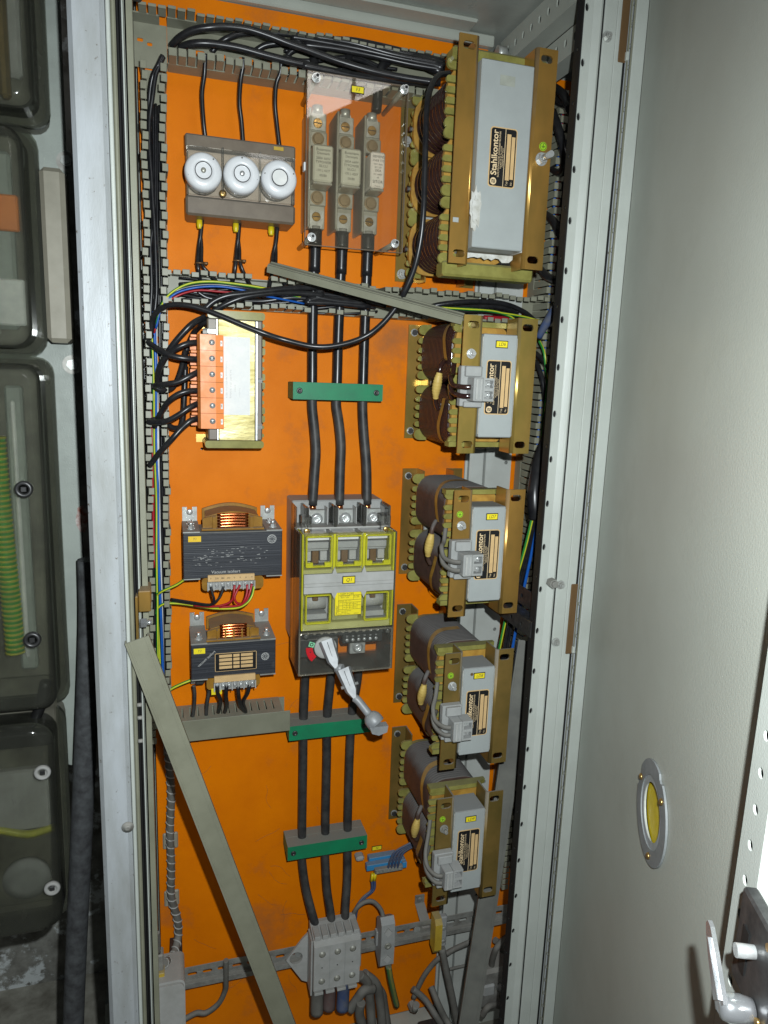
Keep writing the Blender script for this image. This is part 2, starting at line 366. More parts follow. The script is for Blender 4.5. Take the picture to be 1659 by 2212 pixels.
def text(s, size, pos, parent, m='ink', ang=0.0, name='lettering', align='CENTER', shear=0.0, sx=1.0, bold=0.0, basis=None):
    """flat print facing the viewer: pos (x,d,z) is the middle of the line"""
    cu = bpy.data.curves.new(name, 'FONT'); cu.body = s; cu.size = size; cu.align_x = align; cu.align_y = 'CENTER'; cu.shear = shear
    cu.resolution_u = 3; cu.offset = bold
    tmp = bpy.data.objects.new(name, cu); COL.objects.link(tmp)
    bpy.context.view_layer.update()
    me = bpy.data.meshes.new_from_object(tmp.evaluated_get(bpy.context.evaluated_depsgraph_get()))
    bpy.data.objects.remove(tmp); bpy.data.curves.remove(cu)
    me.materials.clear(); me.materials.append(MATS[m])
    o = bpy.data.objects.new(name, me); COL.objects.link(o)
    org = ORG.get(parent.name, (0, 0, 0)); o.parent = parent
    o.location = (pos[0] - org[0], -(pos[1] - org[1]), pos[2] - org[2])
    o.rotation_euler = (Matrix.Rotation(math.pi / 2, 3, 'X') @ Matrix.Rotation(R_(ang), 3, 'Z')).to_euler()
    o.scale = (sx, 1, 1)
    return o
def hexnut(mb, p, r, h, axis=(0, 1, 0)):
    p = Vector(p); a = Vector(axis).normalized(); mb.cyl(p, p + a * h, r, n=6, smooth=False)
def bolt_on(mb, x, d, z, rw=.006, rn=.0045, hn=.004, rs=.0025, hs=.005):
    """washer, nut and a bit of stud, pointing at the viewer"""
    mb.cyl((x, d, z), (x, d + .0012, z), rw, n=16); hexnut(mb, (x, d + .0012, z), rn, hn)
    if hs > 0: mb.cyl((x, d + .0012 + hn, z), (x, d + .0012 + hn + hs, z), rs, n=10)
def screw_head(mb, x, d, z, r, h=.002):
    mb.lathe((x, d, z), (0, 1, 0), [(r, 0), (r, h * .6), (r * .8, h), (r * .2, h)], n=12)
def perf_cells(mb, s0, s1, zs, pitch, sc, r, a0, a1, n=8):
    """strip (s across, z along) with one round hole per cell, faces laid out cell by cell"""
    for zc in zs:
        z0, z1 = zc - pitch / 2, zc + pitch / 2
        hole = []; rim = []
        for k in range(n):
            a = 2 * math.pi * (k + .5) / n; c, q = math.cos(a), math.sin(a)
            hole.append((sc + r * c, zc + r * q))
            tx = ((s1 - sc) / c if c > 0 else (s0 - sc) / c) if abs(c) > 1e-6 else 1e9
            tz = ((z1 - zc) / q if q > 0 else (z0 - zc) / q) if abs(q) > 1e-6 else 1e9
            t = min(tx, tz); rim.append((sc + t * c, zc + t * q))
        pts = hole + rim; cor = [(s1, z1), (s0, z1), (s0, z0), (s1, z0)]
        P = pts + cor; m = len(P)
        vs = [(x, a1, z) for x, z in P] + [(x, a0, z) for x, z in P]
        fs = []
        for k in range(n):
            j = (k + 1) % n; a = 2 * math.pi * (k + .5) / n; b = 2 * math.pi * (k + 1.5) / n
            extra = []
            for ci, (cx, cz) in enumerate(cor):
                ca = math.atan2(cz - zc, cx - sc) % (2 * math.pi)
                if a < ca < b or a < ca + 2 * math.pi < b: extra.append(2 * n + ci)
            fs.append([k, n + k] + extra + [n + j, j]); fs.append([m + i for i in reversed([k, n + k] + extra + [n + j, j])])
            fs.append([k, j, m + j, m + k])
        mb._add(vs, fs)
def marker(parent, x0, x1, z0, z1, d, s, tilt=0, m='label_yellow', frame=True, size=None, shear=.25):
    """small yellow equipment tag with a black border and handwritten code, stuck on its carrier"""
    if frame: MB().box(x0, x1, d, d + .0004, z0, z1).build('tag_border', 'label_black', parent)
    b = (x1 - x0) * .06 if frame else 0
    t = MB().box(x0 + b, x1 - b, d, d + .0008, z0 + b, z1 - b).build('equipment_tag', m, parent)
    if s: text(s, size or (z1 - z0) * .62, ((x0 + x1) / 2, d + .0011, (z0 + z1) / 2), parent, 'ink_soft' if not frame else 'ink', ang=3, shear=shear, name='tag_lettering')


# ------------------------------------------------------------------ the setting
o = MB().box(-1.2, 2.2, -1.2, 2.2, -1.52, -1.50).build('floor', 'concrete'); o['kind'] = 'structure'
o = MB().box(-1.4, 1.6, -.56, -.52, -1.5, 1.2).build('wall', 'wall_flaking'); o['kind'] = 'structure'

# ------------------------------------------------------------------ the open cabinet
cab = thing('electrical_cabinet', 'tall grey control cabinet with orange mounting plate and its door open', 'cabinet', (0, 0, -1.42))
pl = MB()
hl = [circle(.0505, -.1215, .0022, 10), circle(.45, -.925, .004, 10)]
pl.prism([(-.03, -1.262), (.4985, -1.262), (.4985, .515), (-.03, .515)], -.003, 0, 'd', hl)
pl.build('mounting_plate', 'orange', cab)
MB().box(.583, .74, -.026, -.022, -1.262, .50).build('mounting_plate', 'orange', cab)
# fixing patch and embossed mark on the plate
MB().prism(rrect(.1, .118, -.137, -.1215, .003), 0, .0008).build('plate_patch', 'orange', cab)
# rear upright between the two bays: folded halves with a dark joint
u = MB(); u.box(.4995, .5045, -.03, .002, -1.40, .50, .001); u.box(.5065, .5335, -.03, .006, -1.40, .50, .002); u.build('rear_upright', 'upright_paint', cab)
u = MB()
zz = [.42 - .0625 * i for i in range(30)]
u.prism([(.5365, -1.40), (.586, -1.40), (.586, .50), (.5365, .50)], .003, .006, 'd', [circle(.576, z, .0035, 8) for z in zz])
u.box(.5365, .5385, -.03, .0025, -1.40, .50); u.box(.5825, .586, -.03, .0025, -1.40, .50)
u.build('rear_upright', 'upright_paint', cab)
MB().box(.5335, .5365, -.03, -.02, -1.4, .5).build('upright_joint', 'seal_and_shade', cab)
# back panels and roof
MB().box(-.10, .80, -.06, -.055, -1.42, .56).build('rear_panel', 'inner_steel', cab)
rf = MB(); rf.prism([(-.10, -.05), (.80, -.05), (.80, .235), (-.10, .235)], .535, .54, 'z'); rf.build('roof_panel', 'inner_steel', cab)
r2 = MB(); r2.box(-.03, .505, -.02, .010, .5165, .533, .002); r2.box(.04, .46, .013, .05, .528, .5345, .003); r2.build('roof_flange', 'cabinet_paint', cab)
g = MB(); g.tube([(.16, .21, .531), (.25, .19, .531), (.36, .165, .531), (.41, .15, .531), (.43, .165, .531), (.45, .21, .531), (.46, .30, .531)], .0022, 6)
g.build('roof_gasket', 'black', cab)
# perforated depth rails under the roof on the right
def perf_rail(x, z0, z1, zc, name='depth_rail'):
    m = MB()
    m.prism([(0.0, z0), (.236, z0), (.236, z1), (0.0, z1)], x, x + .002, 'x', [rrect(d - .0035, d + .0035, zc - .0055, zc + .0055, .0034, 3) for d in [.03 + .025 * i for i in range(8)]])
    m.box(x + .002, x + .03, 0, .236, z1 - .002, z1); m.box(x + .002, x + .03, 0, .236, z0, z0 + .002)
    m.build(name, 'cabinet_paint', cab)
perf_rail(.519, .488, .528, .508); perf_rail(.549, .452, .4865, .472)
MB().cyl((.50, .03, .50), (.515, .03, .50), .010, n=14).build('corner_fitting', 'galv', cab)
# left side: sheet wall, front post, strip, seal
MB().box(-.036, -.034, -.05, .262, -1.42, .53).build('side_panel', 'inner_steel', cab)
MB().box(-.0895, -.0535, .02, .292, -1.45, .62, .005).build('front_post', 'post_paint', cab)
MB().box(-.0528, -.0485, .02, .288, -1.45, .62, .001).build('post_strip', 'frame_paint', cab)
MB().box(-.0483, -.0435, .02, .283, -1.45, .62, .0015).build('post_strip', 'duct_lid', cab)
s_ = MB(); s_.box(-.0433, -.0408, .02, .279, -1.42, .62, .001); s_.box(-.0401, -.0385, .02, .276, -1.42, .62, .0005); s_.build('door_seal', 'seal_and_shade', cab)
MB().box(-.0382, -.0365, .02, .272, -1.42, .62, .0005).build('post_lip', 'frame_paint', cab)
MB().box(-.0363, -.0272, .2560, .2620, -1.42, .62, .0006).build('inner_lip', 'duct_lid', cab)
# screws and the hinge-lug on the left post
m = MB(); m.cyl((-.050, .286, .386), (-.038, .286, .386), .0022, n=8); m.cyl((-.040, .286, .386), (-.0375, .286, .386), .0055, n=14); m.cyl((-.0375, .286, .386), (-.030, .286, .386), .0038, n=6, smooth=False)
m.build('post_screw', 'steel', cab)
m = MB(); m.box(-.038, -.024, .245, .285, -.289, -.263, .001); m.box(-.0415, -.0385, .27, .289, -.335, -.268, .001); m.build('latch_lug', 'zinc_brown', cab)
m = MB(); m.cyl((-.036, .289, -.301), (-.029, .289, -.301), .006, n=6, smooth=False); m.cyl((-.029, .289, -.301), (-.0235, .289, -.301), .0034, n=10); m.build('lug_nut', 'chrome', cab)
for z in (-.407, -.424, -.455):
    m = MB(); m.cyl((-.043, .288, z), (-.0375, .288, z), .0026, n=10); m.build('post_stud', 'galv_dusty', cab)
m = MB(); m.lathe((-.0585, .2925, -.568), (0, 1, 0), [(.0075, 0), (.0075, .0006), (.0045, .0008), (.0040, .003), (.002, .0036)], 14); m.build('post_bolt', 'galv_dusty', cab)
# dark corner block at the top left
m = MB(); m.prism(rrect(-.04, -.018, .452, .53, .008), .10, .20); m.build('corner_block', 'plastic_dark', cab)
# right front post of the bay: dark inner flange, holed post, joint, strip
zs = [.52 - .0312 * 2 * i for i in range(32)]
m = MB(); m.prism([(.264, -1.45), (.2795, -1.45), (.2795, .62), (.264, .62)], .5015, .5030, 'x', [circle(.2715, z + .017, .0024, 8) for z in zs]); m.build('seal_flange', 'seal_and_shade', cab)
m = MB(); m.prism([(.5035, -1.45), (.5155, -1.45), (.5155, .62), (.5035, .62)], .2775, .2795, 'd', [[(.5065 + .0026 * math.cos(t), z + .0048 * math.sin(t)) for t in [k * math.pi / 5 for k in range(10)]] for z in zs])
m.build('holed_strip', 'frame_paint', cab)
MB().box(.5036, .5154, .2700, .2710, -1.45, .62).build('post_hole_shade', 'seal_and_shade', cab)  # black sheet added behind the holes to paint their dark inside
m = MB()
m.prism([(.5156, .24), (.5156, .2795), (.518, .2812), (.521, .2835), (.524, .2845), (.5265, .2835), (.528, .281), (.528, .24)], -1.45, .62, 'z'); m.build('front_post', 'frame_paint', cab)
MB().box(.5283, .5307, .24, .2800, -1.45, .62).build('post_joint', 'seal_and_shade', cab)  # flush black fill paints the dark of the open joint
m = MB(); m.box(.531, .5495, .24, .282, -1.45, .62, .0015); m.box(.5497, .5635, .24, .2808, -1.45, .62, .001); m.build('hinge_post', 'frame_paint', cab)
for z in (.428, -.285, -.372):
    m = MB(); m.cyl((.5365, .282, z), (.5365, .2828, z), .0065, n=18); m.cyl((.5365, .2828, z), (.5365, .2875, z), .0043, n=6, smooth=False); m.cyl((.5365, .2875, z), (.5365, .290, z), .0025, n=10)
    m.build('hinge_bolt', 'galv', cab)
m = MB(); m.cyl((.518, .285, -.279), (.518, .296, -.279), .007, n=6, smooth=False); m.cyl((.518, .296, -.279), (.518, .300, -.279), .0045, n=12); m.build('post_bolt', 'galv_dusty', cab)
for z0, z1 in ((.402, .60), (-.392, -.285)):
    MB().box(.5545, .5655, .281, .2835, z0, z1, .001).build('hinge_leaf', 'hinge_brown', cab)
    MB().box(.5635, .5675, .2815, .287, z0 + .002, z0 + .012, .0005).build('hinge_knuckle', 'frame_paint', cab)
MB().box(.5638, .5669, .20, .2795, -1.45, .62).build('door_gap', 'seal_and_shade', cab)  # black strip stands in for the shade inside the door gap
# cross bar at mid height from the rear upright to the front post
m = MB(); m.prism([(.02, -.367), (.272, -.367), (.272, -.344), (.02, -.344)], .5000, .5012, 'x', [circle(d, -.3555, .0036, 8) for d in [.05 + .032 * i for i in range(7)]])
m.box(.5012, .52, .02, .272, -.3445, -.3430); m.build('depth_rail', 'dark_steel', cab)
m = MB(); m.prism([(.02, -.336), (.272, -.336), (.272, -.308), (.02, -.308)], .5150, .5165, 'x', [circle(d, -.322, .0036, 8) for d in [.05 + .032 * i for i in range(7)]])
m.build('depth_rail', 'dark_steel', cab)
# ---- the door, built flat in its own frame: s along the leaf from the hinge, d off its inner face
DW, DZ0, DZ1 = .70, -1.40, .595
m = MB(); m.prism([(0, DZ0), (DW, DZ0), (DW, DZ1), (0, DZ1)], -.002, 0, 'd', [circle(.371, -.410, .0315, 28)])
m.box(DW, DW + .002, -.02, .022, DZ0, DZ1)
door = m.build('door', 'door_paint', cab, origin=(0, 0, 0))
door.location = (.5915, -.2845, 1.42); door.rotation_euler = (0, 0, math.atan2(-.922, -.387))
def dpart(mb, name, m_): return mb.build(name, m_, door, origin=(0, 0, 0))
zs = [.57 - .0246 * i for i in range(80)]
MB().prism([(.5672, DZ0), (.5738, DZ0), (.5738, DZ1), (.5672, DZ1)], .2815, .283, 'd', [[(.5705 + .0016 * math.cos(t), z + .0030 * math.sin(t)) for t in [k * math.pi / 4 for k in range(8)]] for z in zs]).build('hinge_side_strip', 'duct_lid', cab)
MB().box(.5672, .5738, .277, .278, DZ0, DZ1).build('strip_backing', 'post_paint', cab)
MB().box(.5742, .5918, .280, .2845, DZ0, DZ1, .001).build('door_margin', 'frame_paint', cab)
# ring of the door window with its lens and three rivets
ring = []
for k in range(72):
    a = 2 * math.pi * k / 72
    r = .0500 - (.0035 if (R_(150) < a < R_(178) or R_(60) < a < R_(72)) else 0)
    ring.append((.371 + r * math.cos(a), -.410 + r * math.sin(a)))
dpart(MB().prism(ring, .0004, .0024, 'd', [circle(.371, -.410, .0350, 36)]), 'window_ring', 'ring_grey')
dpart(MB().prism(circle(.371, -.410, .0349, 36), .0002, .0012, 'd', [circle(.371, -.410, .0280, 32)]), 'ring_washer', 'post_paint')
dpart(MB().cyl((.371, -.0085, -.410), (.371, -.0035, -.410), .034, n=28), 'lens', 'yellow_ferrule')
for a in (45, 160, 285):
    x, z = .371 + .042 * math.cos(R_(a)), -.410 + .042 * math.sin(R_(a))
    dpart(MB().lathe((x, .0024, z), (0, 1, 0), [(.0034, 0), (.0032, .0014), (.002, .0024), (.0008, .0027)], 14), 'rivet', 'brass')
# perforated stiffener near the free edge, standing off the leaf
zs = [.58 - .0235 * i for i in range(84)]
st = MB(); perf_cells(st, .613, .640, zs, .0235, .6265, .0034, .0225, .0240, 12)
st.box(.640, .6415, 0, .0240, DZ0, DZ1)
dpart(st, 'stiffener_bar', 'frame_paint')
dpart(MB().box(.614, .6395, .0150, .0158, DZ0, DZ1), 'bar_hole_shade', 'seal_and_shade')  # black strip added so the bar holes look dark
dpart(MB().box(.6105, .6125, .0005, .0230, DZ0, DZ1), 'bar_side_shade', 'seal_and_shade')  # black wall colours in the shadow band beside the bar
# lock case and lever
dpart(MB().box(.644, .692, .0245, .0330, -.338, -.280, .0015), 'lock_case', 'dark_steel')  # shadow on the case is put into its dark colour
dpart(MB().box(.653, .661, .0332, .0338, -.325, -.298), 'lock_slot', 'black')
for z in (-.286, -.332): dpart(MB().cyl((.684, .0331, z), (.684, .0350, z), .0022, n=10), 'lock_screw', 'brass')
hd = MB()
hd.lathe((.676, .0335, -.3325), (0, 1, 0), [(.0062, 0), (.0066, .003), (.0074, .006), (.0074, .013), (.0062, .0165), (.0030, .018)], 20)
dpart(hd, 'lever_hub', 'chrome')
lv = MB(); lv.prism([(.681, -.3265), (.674, -.3205), (.662, -.3105), (.652, -.3030), (.6475, -.3025), (.6455, -.3055), (.6475, -.3110), (.656, -.3210), (.667, -.3320), (.673, -.3375)], .0485, .0510)
lv.prism([(.677, -.3275), (.671, -.3225), (.661, -.3145), (.654, -.3085), (.6520, -.3095), (.658, -.3180), (.668, -.3290), (.672, -.3325)], .0511, .0525)
dpart(lv, 'lever', 'chrome')
dpart(MB().cyl((.668, .030, -.303), (.668, .043, -.303), .0038, n=14), 'lock_pin', 'steel')

random.seed(21); hz = MB()
for k in range(26):
    x = random.uniform(.0, .36); z = random.uniform(-1.15, -.45); a = random.uniform(0, 6.28); pts = []
    for i in range(5): pts.append((x, .0008, z)); a += random.uniform(-.5, .5); x += .012 * math.cos(a); z += .012 * math.sin(a)
    hz.tube(pts, .00016, 4, 3)
o = hz.build('hair_strands', 'ink_soft', cab); o['kind'] = 'stuff'


# ------------------------------------------------------------------ slotted wiring ducts
def duct(name, label, org, length, width, depth, pitch=.0125, foot=.018, ang=0, lipA=.006, lipB=.006, group=None, baseholes=True, skip=(), end=False):
    """open slotted duct: runs along local x from org, side A at z=0, side B at z=width"""
    t = thing(name, label, 'wiring duct', org, group); t.rotation_euler = (0, R_(-ang), 0)
    hs = []
    if baseholes:
        x = .03; k = 0
        while x < length - .04:
            l = .021 if k % 2 == 0 else .010
            hs.append(rrect(x, x + l, width * .5 - .004, width * .5 + .004, .0018, 2)); x += l + .019; k += 1
    b = MB(); b.prism([(0, .001), (length, .001), (length, width - .001), (0, width - .001)], .001, .0028, 'd', hs)
    b.build('base', 'duct', t, origin=(0, 0, 0))
    n = int(length / pitch)
    for side, lip in ((0, lipA), (1, lipB)):
        z = side * width
        b = MB(); b.box(0, length, .001, foot, z - .0009, z + .0009, .0002); b.build('side_wall', 'duct', t, origin=(0, 0, 0))
        mb = MB(); h = pitch * .40; q = 1 if side == 0 else -1          # lips bend inward over the duct
        mb.box(-h, h, foot, depth, -.0008, .0008, .0003)
        mb.box(-h, h, depth - .0016, depth + .0002, -.0007 if q > 0 else -lip, lip if q > 0 else .0007, .0004); me = mb.mesh('tooth', 'duct')
        for i in range(n):
            if (side, i) in skip: continue
            o = put('tooth', me, t, ((i + .5) * pitch, 0, z))
            o.rotation_euler = (random.uniform(-.04, .04), random.uniform(-.02, .02), 0)
    return t
# upright duct beside the left wall (runs down from the top), teeth lips point outward and inward
left = duct('wiring_duct', 'open upright wiring duct full of black and coloured wires along left wall', (-.0055, 0, -.585), .995, .030, .060, ang=89.3, lipA=.0072, lipB=.0072)
top = duct('wiring_duct', 'open horizontal wiring duct with thick black cables below the cabinet roof', (.010, 0, .413), .40, .057, .060, lipA=.009, lipB=.003, foot=.030)
b = MB(); b.prism([(-.0385, .4125), (.0095, .4125), (.0095, .4695), (-.0385, .4695)], .001, .0028, 'd', [rrect(-.030, -.022, .445, .4495, .0015, 2), rrect(-.017, -.010, .441, .4455, .0015, 2)]); b.build('base', 'duct', top, origin=(.010, 0, .413))
for i in range(3):
    o = put('tooth', [c for c in top.children if c.name.startswith('tooth')][-1].data, top, (-.0062 - .0125 * i, 0, .057))
b = MB(); b.box(-.038, .0, .001, .030, .4691, .4709); b.build('side_wall', 'duct', top, origin=(.010, 0, .413))
mid = duct('wiring_duct', 'open horizontal wiring duct full of wires below the main fuses', (-.002, 0, .093), .625, .044, .060, lipA=.006, lipB=.006,
           skip=[(0, i) for i in (17, 18, 21, 22, 25, 26)] + [(1, i) for i in (10, 11, 17, 18, 21, 25)])
right = duct('wiring_duct', 'open upright wiring duct packed with cables behind the right reactors', (.653, -.020, -.98), 1.45, .045, .070, pitch=.0125, ang=90, lipA=.009, lipB=.012, foot=.022)
# short closed duct under the lower black transformer
t = thing('wiring_duct', 'short closed grey wiring duct with slotted top under the small black transformers', 'wiring duct', (.0, 0, -.5845))
b = MB(); b.box(.0, .184, .001, .003, -.583, -.552); b.box(.0, .184, .001, .060, -.5845, -.583); b.build('base', 'duct', t)
b = MB()
b.prism([(.0, .0032), (.1735, .0032), (.1735, .058), (.0, .058)], -.5515, -.5500, 'z', [[(x, .012), (x + .0028, .012), (x + .0028, .046), (x, .046)] for x in [.012 + .0122 * i for i in range(13)]])
b.build('slotted_wall', 'duct', t)
b = MB(); b.box(-.002, .185, .0582, .0605, -.5855, -.5495, .0006); b.box(-.002, .185, .050, .0582, -.5862, -.5848); b.build('lid', 'duct_lid', t)
# loose duct lids: shallow channels
def loose_lid(name, label, a, b_, width, up, m='duct_lid', lip=.010, th=.0018):
    a = Vector(a); b_ = Vector(b_); e = (b_ - a).normalized(); upv = Vector(up); upv = (upv - e * upv.dot(e)).normalized(); w = e.cross(upv).normalized()
    mb = MB()
    def slab(o0, wu0, wu1, n0, n1):
        vs = []
        for p in (a, b_):
            for q in (wu0, wu1):
                for r in (n0, n1): vs.append(p + w * q + upv * r)
        mb._add(vs, [(0, 1, 3, 2), (4, 6, 7, 5), (0, 4, 5, 1), (2, 3, 7, 6), (0, 2, 6, 4), (1, 5, 7, 3)])
    h = width / 2
    slab(0, -h, h, -th, 0); slab(0, -h, -h + th, -lip, -th); slab(0, h - th, h, -lip, -th)
    slab(0, -h + .0030, -h + .0052, .0001, .0011); slab(0, h - .0052, h - .0030, .0001, .0011)
    return mb.build(name, m, None, origin=tuple((a + b_) / 2))
o = loose_lid('duct_lid', '', (-.0405, .300, -.318), (.170, .262, -1.02), .0285, (.0, 1, .12)); tag(o, 'long loose duct lid leaning diagonally across the lower left', 'duct lid')
o = loose_lid('duct_lid', '', (.141, .105, .150), (.392, .215, .0865), .019, (0.1, .55, 1)); tag(o, 'loose duct lid slanting across the middle duct in front of the heavy cables', 'duct lid')
o = loose_lid('duct_lid', '', (.567, .150, -.423), (.452, .225, -1.26), .033, (-.35, 1, .1), 'duct_lid_dark'); tag(o, 'dark dusty duct lid leaning beside the lower right reactors', 'duct lid')

# ------------------------------------------------------------------ triple screw-cap fuse block
t = thing('fuse_block', 'three-pole fuse block with round white screw caps and clear cover', 'fuse holder', (.105, 0, .225))
b = MB(); b.box(.0345, .1795, .045, .0462, .2400, .3010, .0004); b.build('porcelain_bed', 'porcelain', t)
b = MB(); b.box(.0315, .1825, .001, .0445, .2150, .3190, .003); b.box(.0305, .1835, .004, .058, .3020, .3195, .002); b.box(.0300, .1835, .004, .062, .2125, .2390, .003); b.build('base', 'base_dark', t)
b = MB()
b.prism(rrect(.0325, .1815, .2395, .3015, .004), .0640, .0665, 'd', [circle(x, .2705, .0245, 28) for x in (.0545, .1060, .1575)]); b.build('clear_cover', 'clear_cover', t)
b = MB(); b.box(.0320, .0340, .0465, .0640, .2392, .3018); b.box(.1800, .1820, .0465, .0640, .2392, .3018); b.build('cover_side', 'clear_dusty', t)
for x in (.0803, .1317):
    MB().box(x - .0012, x + .0012, .0667, .0705, .238, .303, .0006).build('cover_rib', 'clear_cover', t)
b = MB(); screw_head(b, .0803, .0667, .2435, .0052, .003); b.build('cover_screw', 'brass', t)
b = MB(); screw_head(b, .1317, .0706, .2735, .0040, .003); b.build('cover_screw', 'tin', t)
for i, (x, z, a) in enumerate(((.0530, .2640, 0), (.1045, .2655, 40), (.1560, .2660, -30))):
    cl = MB(); cl.lathe((x, .046, z + .002), (.02, 1, 0), [(.0235, 0), (.0235, .024), (.0225, .026)], 28); cl.build('collar', 'clear_dusty', t)
    c = MB(); c.lathe((x, .071, z), (.0, 1, .03), [(.0215, 0), (.0244, .002), (.0250, .008), (.0248, .015), (.0236, .0190), (.0208, .0212), (.0160, .0222), (.0120, .0224), (.0114, .0206), (.0100, .0204), (.0035, .0206)], 36)
    cap = c.build('screw_cap', 'white_cap', t)
    c = MB(); c.lathe((x, .0950, z + .0007), (0, 1, .03), [(.0112, 0), (.0112, .0004), (.0106, .0004), (.0104, .0)], 28)
    e = MB(); e.prism(circle(x, z + .0007, .0114, 28), .0926, .0937, 'd', [circle(x, z + .0007, .0104, 28)]); e.build('sight_ring', 'ink', cap)
    if i < 2: MB().lathe((x, .0925, z + .0007), (0, 1, .0), [(.0034, 0), (.0034, .0022), (.002, .0030), (.0008, .0032)], 16).build('indicator', 'steel' if i else 'tin', cap)
    else: MB().cyl((x, .0925, z + .0007), (x, .0934, z + .0007), .0100, n=24).build('indicator', 'silver_paper', cap)
    for k in range(3):
        q = R_(a + 200 + k * 105); MB().cyl((x + .0205 * math.cos(q), .0915, z + .0007 + .0205 * math.sin(q)), (x + .0205 * math.cos(q), .0922, z + .0007 + .0205 * math.sin(q)), .0011, n=8).build('cap_dot', 'ink_soft', cap)
    f = MB(); f.lathe((.0500 + .0515 * i, .030, .2135), (0, 0, -1), [(.0046, 0), (.0046, .009), (.0036, .0115), (.0036, .013)], 12); f.build('ferrule', 'yellow_ferrule', t)
MB().box(.1520, .1660, .0585, .0595, .311, .316, .0003).build('pole_tag', 'yellow_plastic', t)
# cables into and out of the fuse block
for i, (a_, b_) in enumerate((([(0.0595,0.0550,0.4229), (0.0587,0.0500,0.4121), (0.0579,0.0450,0.3985), (0.0548,0.0400,0.3758), (0.0568,0.0350,0.3429), (0.0596,0.0300,0.3217)], [(0.0535,0.0300,0.2154), (0.0512,0.0300,0.1925), (0.0483,0.0300,0.1743), (0.0461,0.0400,0.1514), (0.0475,0.0400,0.1400), (0.0499,0.0300,0.1248)]),
                              ([(0.1112,0.0550,0.4256), (0.1099,0.0500,0.4145), (0.1072,0.0450,0.3987), (0.1061,0.0400,0.3723), (0.1094,0.0350,0.3496), (0.1123,0.0300,0.3209)], [(0.1065,0.0300,0.2138), (0.1048,0.0300,0.1922), (0.1025,0.0300,0.1754), (0.1003,0.0400,0.1589), (0.0986,0.0400,0.1438), (0.0951,0.0300,0.1263)]),
                              ([(0.1626,0.0550,0.4273), (0.1616,0.0500,0.4151), (0.1571,0.0450,0.4022), (0.1562,0.0400,0.3791), (0.1594,0.0350,0.3560), (0.1650,0.0300,0.3217)], [(0.1621,0.0300,0.2122), (0.1600,0.0300,0.1903), (0.1562,0.0300,0.1731), (0.1535,0.0400,0.1563), (0.1524,0.0400,0.1444), (0.1503,0.0300,0.1249)]))):
    tag(MB().tube(a_, .0031, 10).build('cable', 'cable', None, origin=tuple(a_[-1])), ('first', 'second', 'third')[i] + ' thin black cable from the left, feeding the screw-cap fuse block from above', 'cable', 'cables feeding the fuse block')
    q = thing('cable', ('first', 'second', 'third')[i] + ' black cable from the left, leaving the screw-cap fuse block downward with a zip tie', 'cable', tuple(b_[0]), 'cables leaving the fuse block')
    MB().tube(b_, .0031, 10).build('sheath', 'cable', q)
    c2 = [b_[1], (b_[2][0] + .004, b_[2][1] + .002, b_[2][2]), (b_[3][0] + .006, b_[3][1], b_[3][2]), (b_[4][0] + .013, b_[4][1], b_[4][2]), (b_[5][0] + .028, b_[5][1], b_[5][2])]
    MB().tube(c2, .0026, 8).build('sheath', 'cable', q)
    z = b_[3][2]; MB().cyl((b_[3][0] + .003, b_[3][1], z - .001), (b_[3][0] + .003, b_[3][1], z + .001), .0068, n=12).build('zip_tie', 'hinge_brown', q)
    if i < 2: MB().cyl((b_[3][0] + .008, b_[3][1] + .004, z), (b_[3][0] + .014, b_[3][1] + .006, z), .0022, n=8).build('tie_head', 'hinge_brown', q)

# ------------------------------------------------------------------ main fuses behind a clear sheet
t = thing('clear_shield', 'clear acrylic sheet on four studs covering the main fuses', 'shield', (.265, 0, .178))
b = MB(); b.prism(rrect(.1905, .3360, .1795, .4045, .002, 2), .0985, .1025, 'd', [circle(x, z, .0026, 10) for x, z in ((.2030, .3960), (.3290, .3990), (.2000, .1900), (.3235, .1920))]); b.build('sheet', 'acrylic', t)
for x, z in ((.2030, .3960), (.3290, .3990), (.2000, .1900), (.3235, .1920)):
    s_ = MB(); s_.cyl((x, 0, z), (x, .098, z), .0036, n=10); s_.build('standoff', 'tin', t)
    s_ = MB(); s_.cyl((x, .1028, z), (x, .1038, z), .0062, n=18); s_.cyl((x, .1038, z), (x, .1080, z), .0048, n=6, smooth=False); s_.build('nut', 'steel', t)
    s_ = MB(); s_.cyl((x, .108, z), (x, .1135, z), .0034, n=12); s_.build('stud_end', 'steel', t)
    MB().cyl((x, .1136, z), (x, .1138, z), .0022, n=10).build('stud_socket', 'black', t)
b = MB(); b.prism(rrect(.1903, .3362, .1793, .4047, .002, 2), .0984, .1026, 'd', [rrect(.1912, .3353, .1802, .4038, .0015, 2)]); b.build('sheet_edge', 'base_dark', t)
MB().box(.1875, .1900, .094, .104, .277, .288, .0005).build('edge_clip', 'white_cap', t)
marker(t, .2520, .2710, .3845, .3945, .1028, 'F3')
mat('bolt_bronze', (0.27, 0.205, 0.12), .45, .35, col2=(0.20, 0.145, 0.08), scale=80)
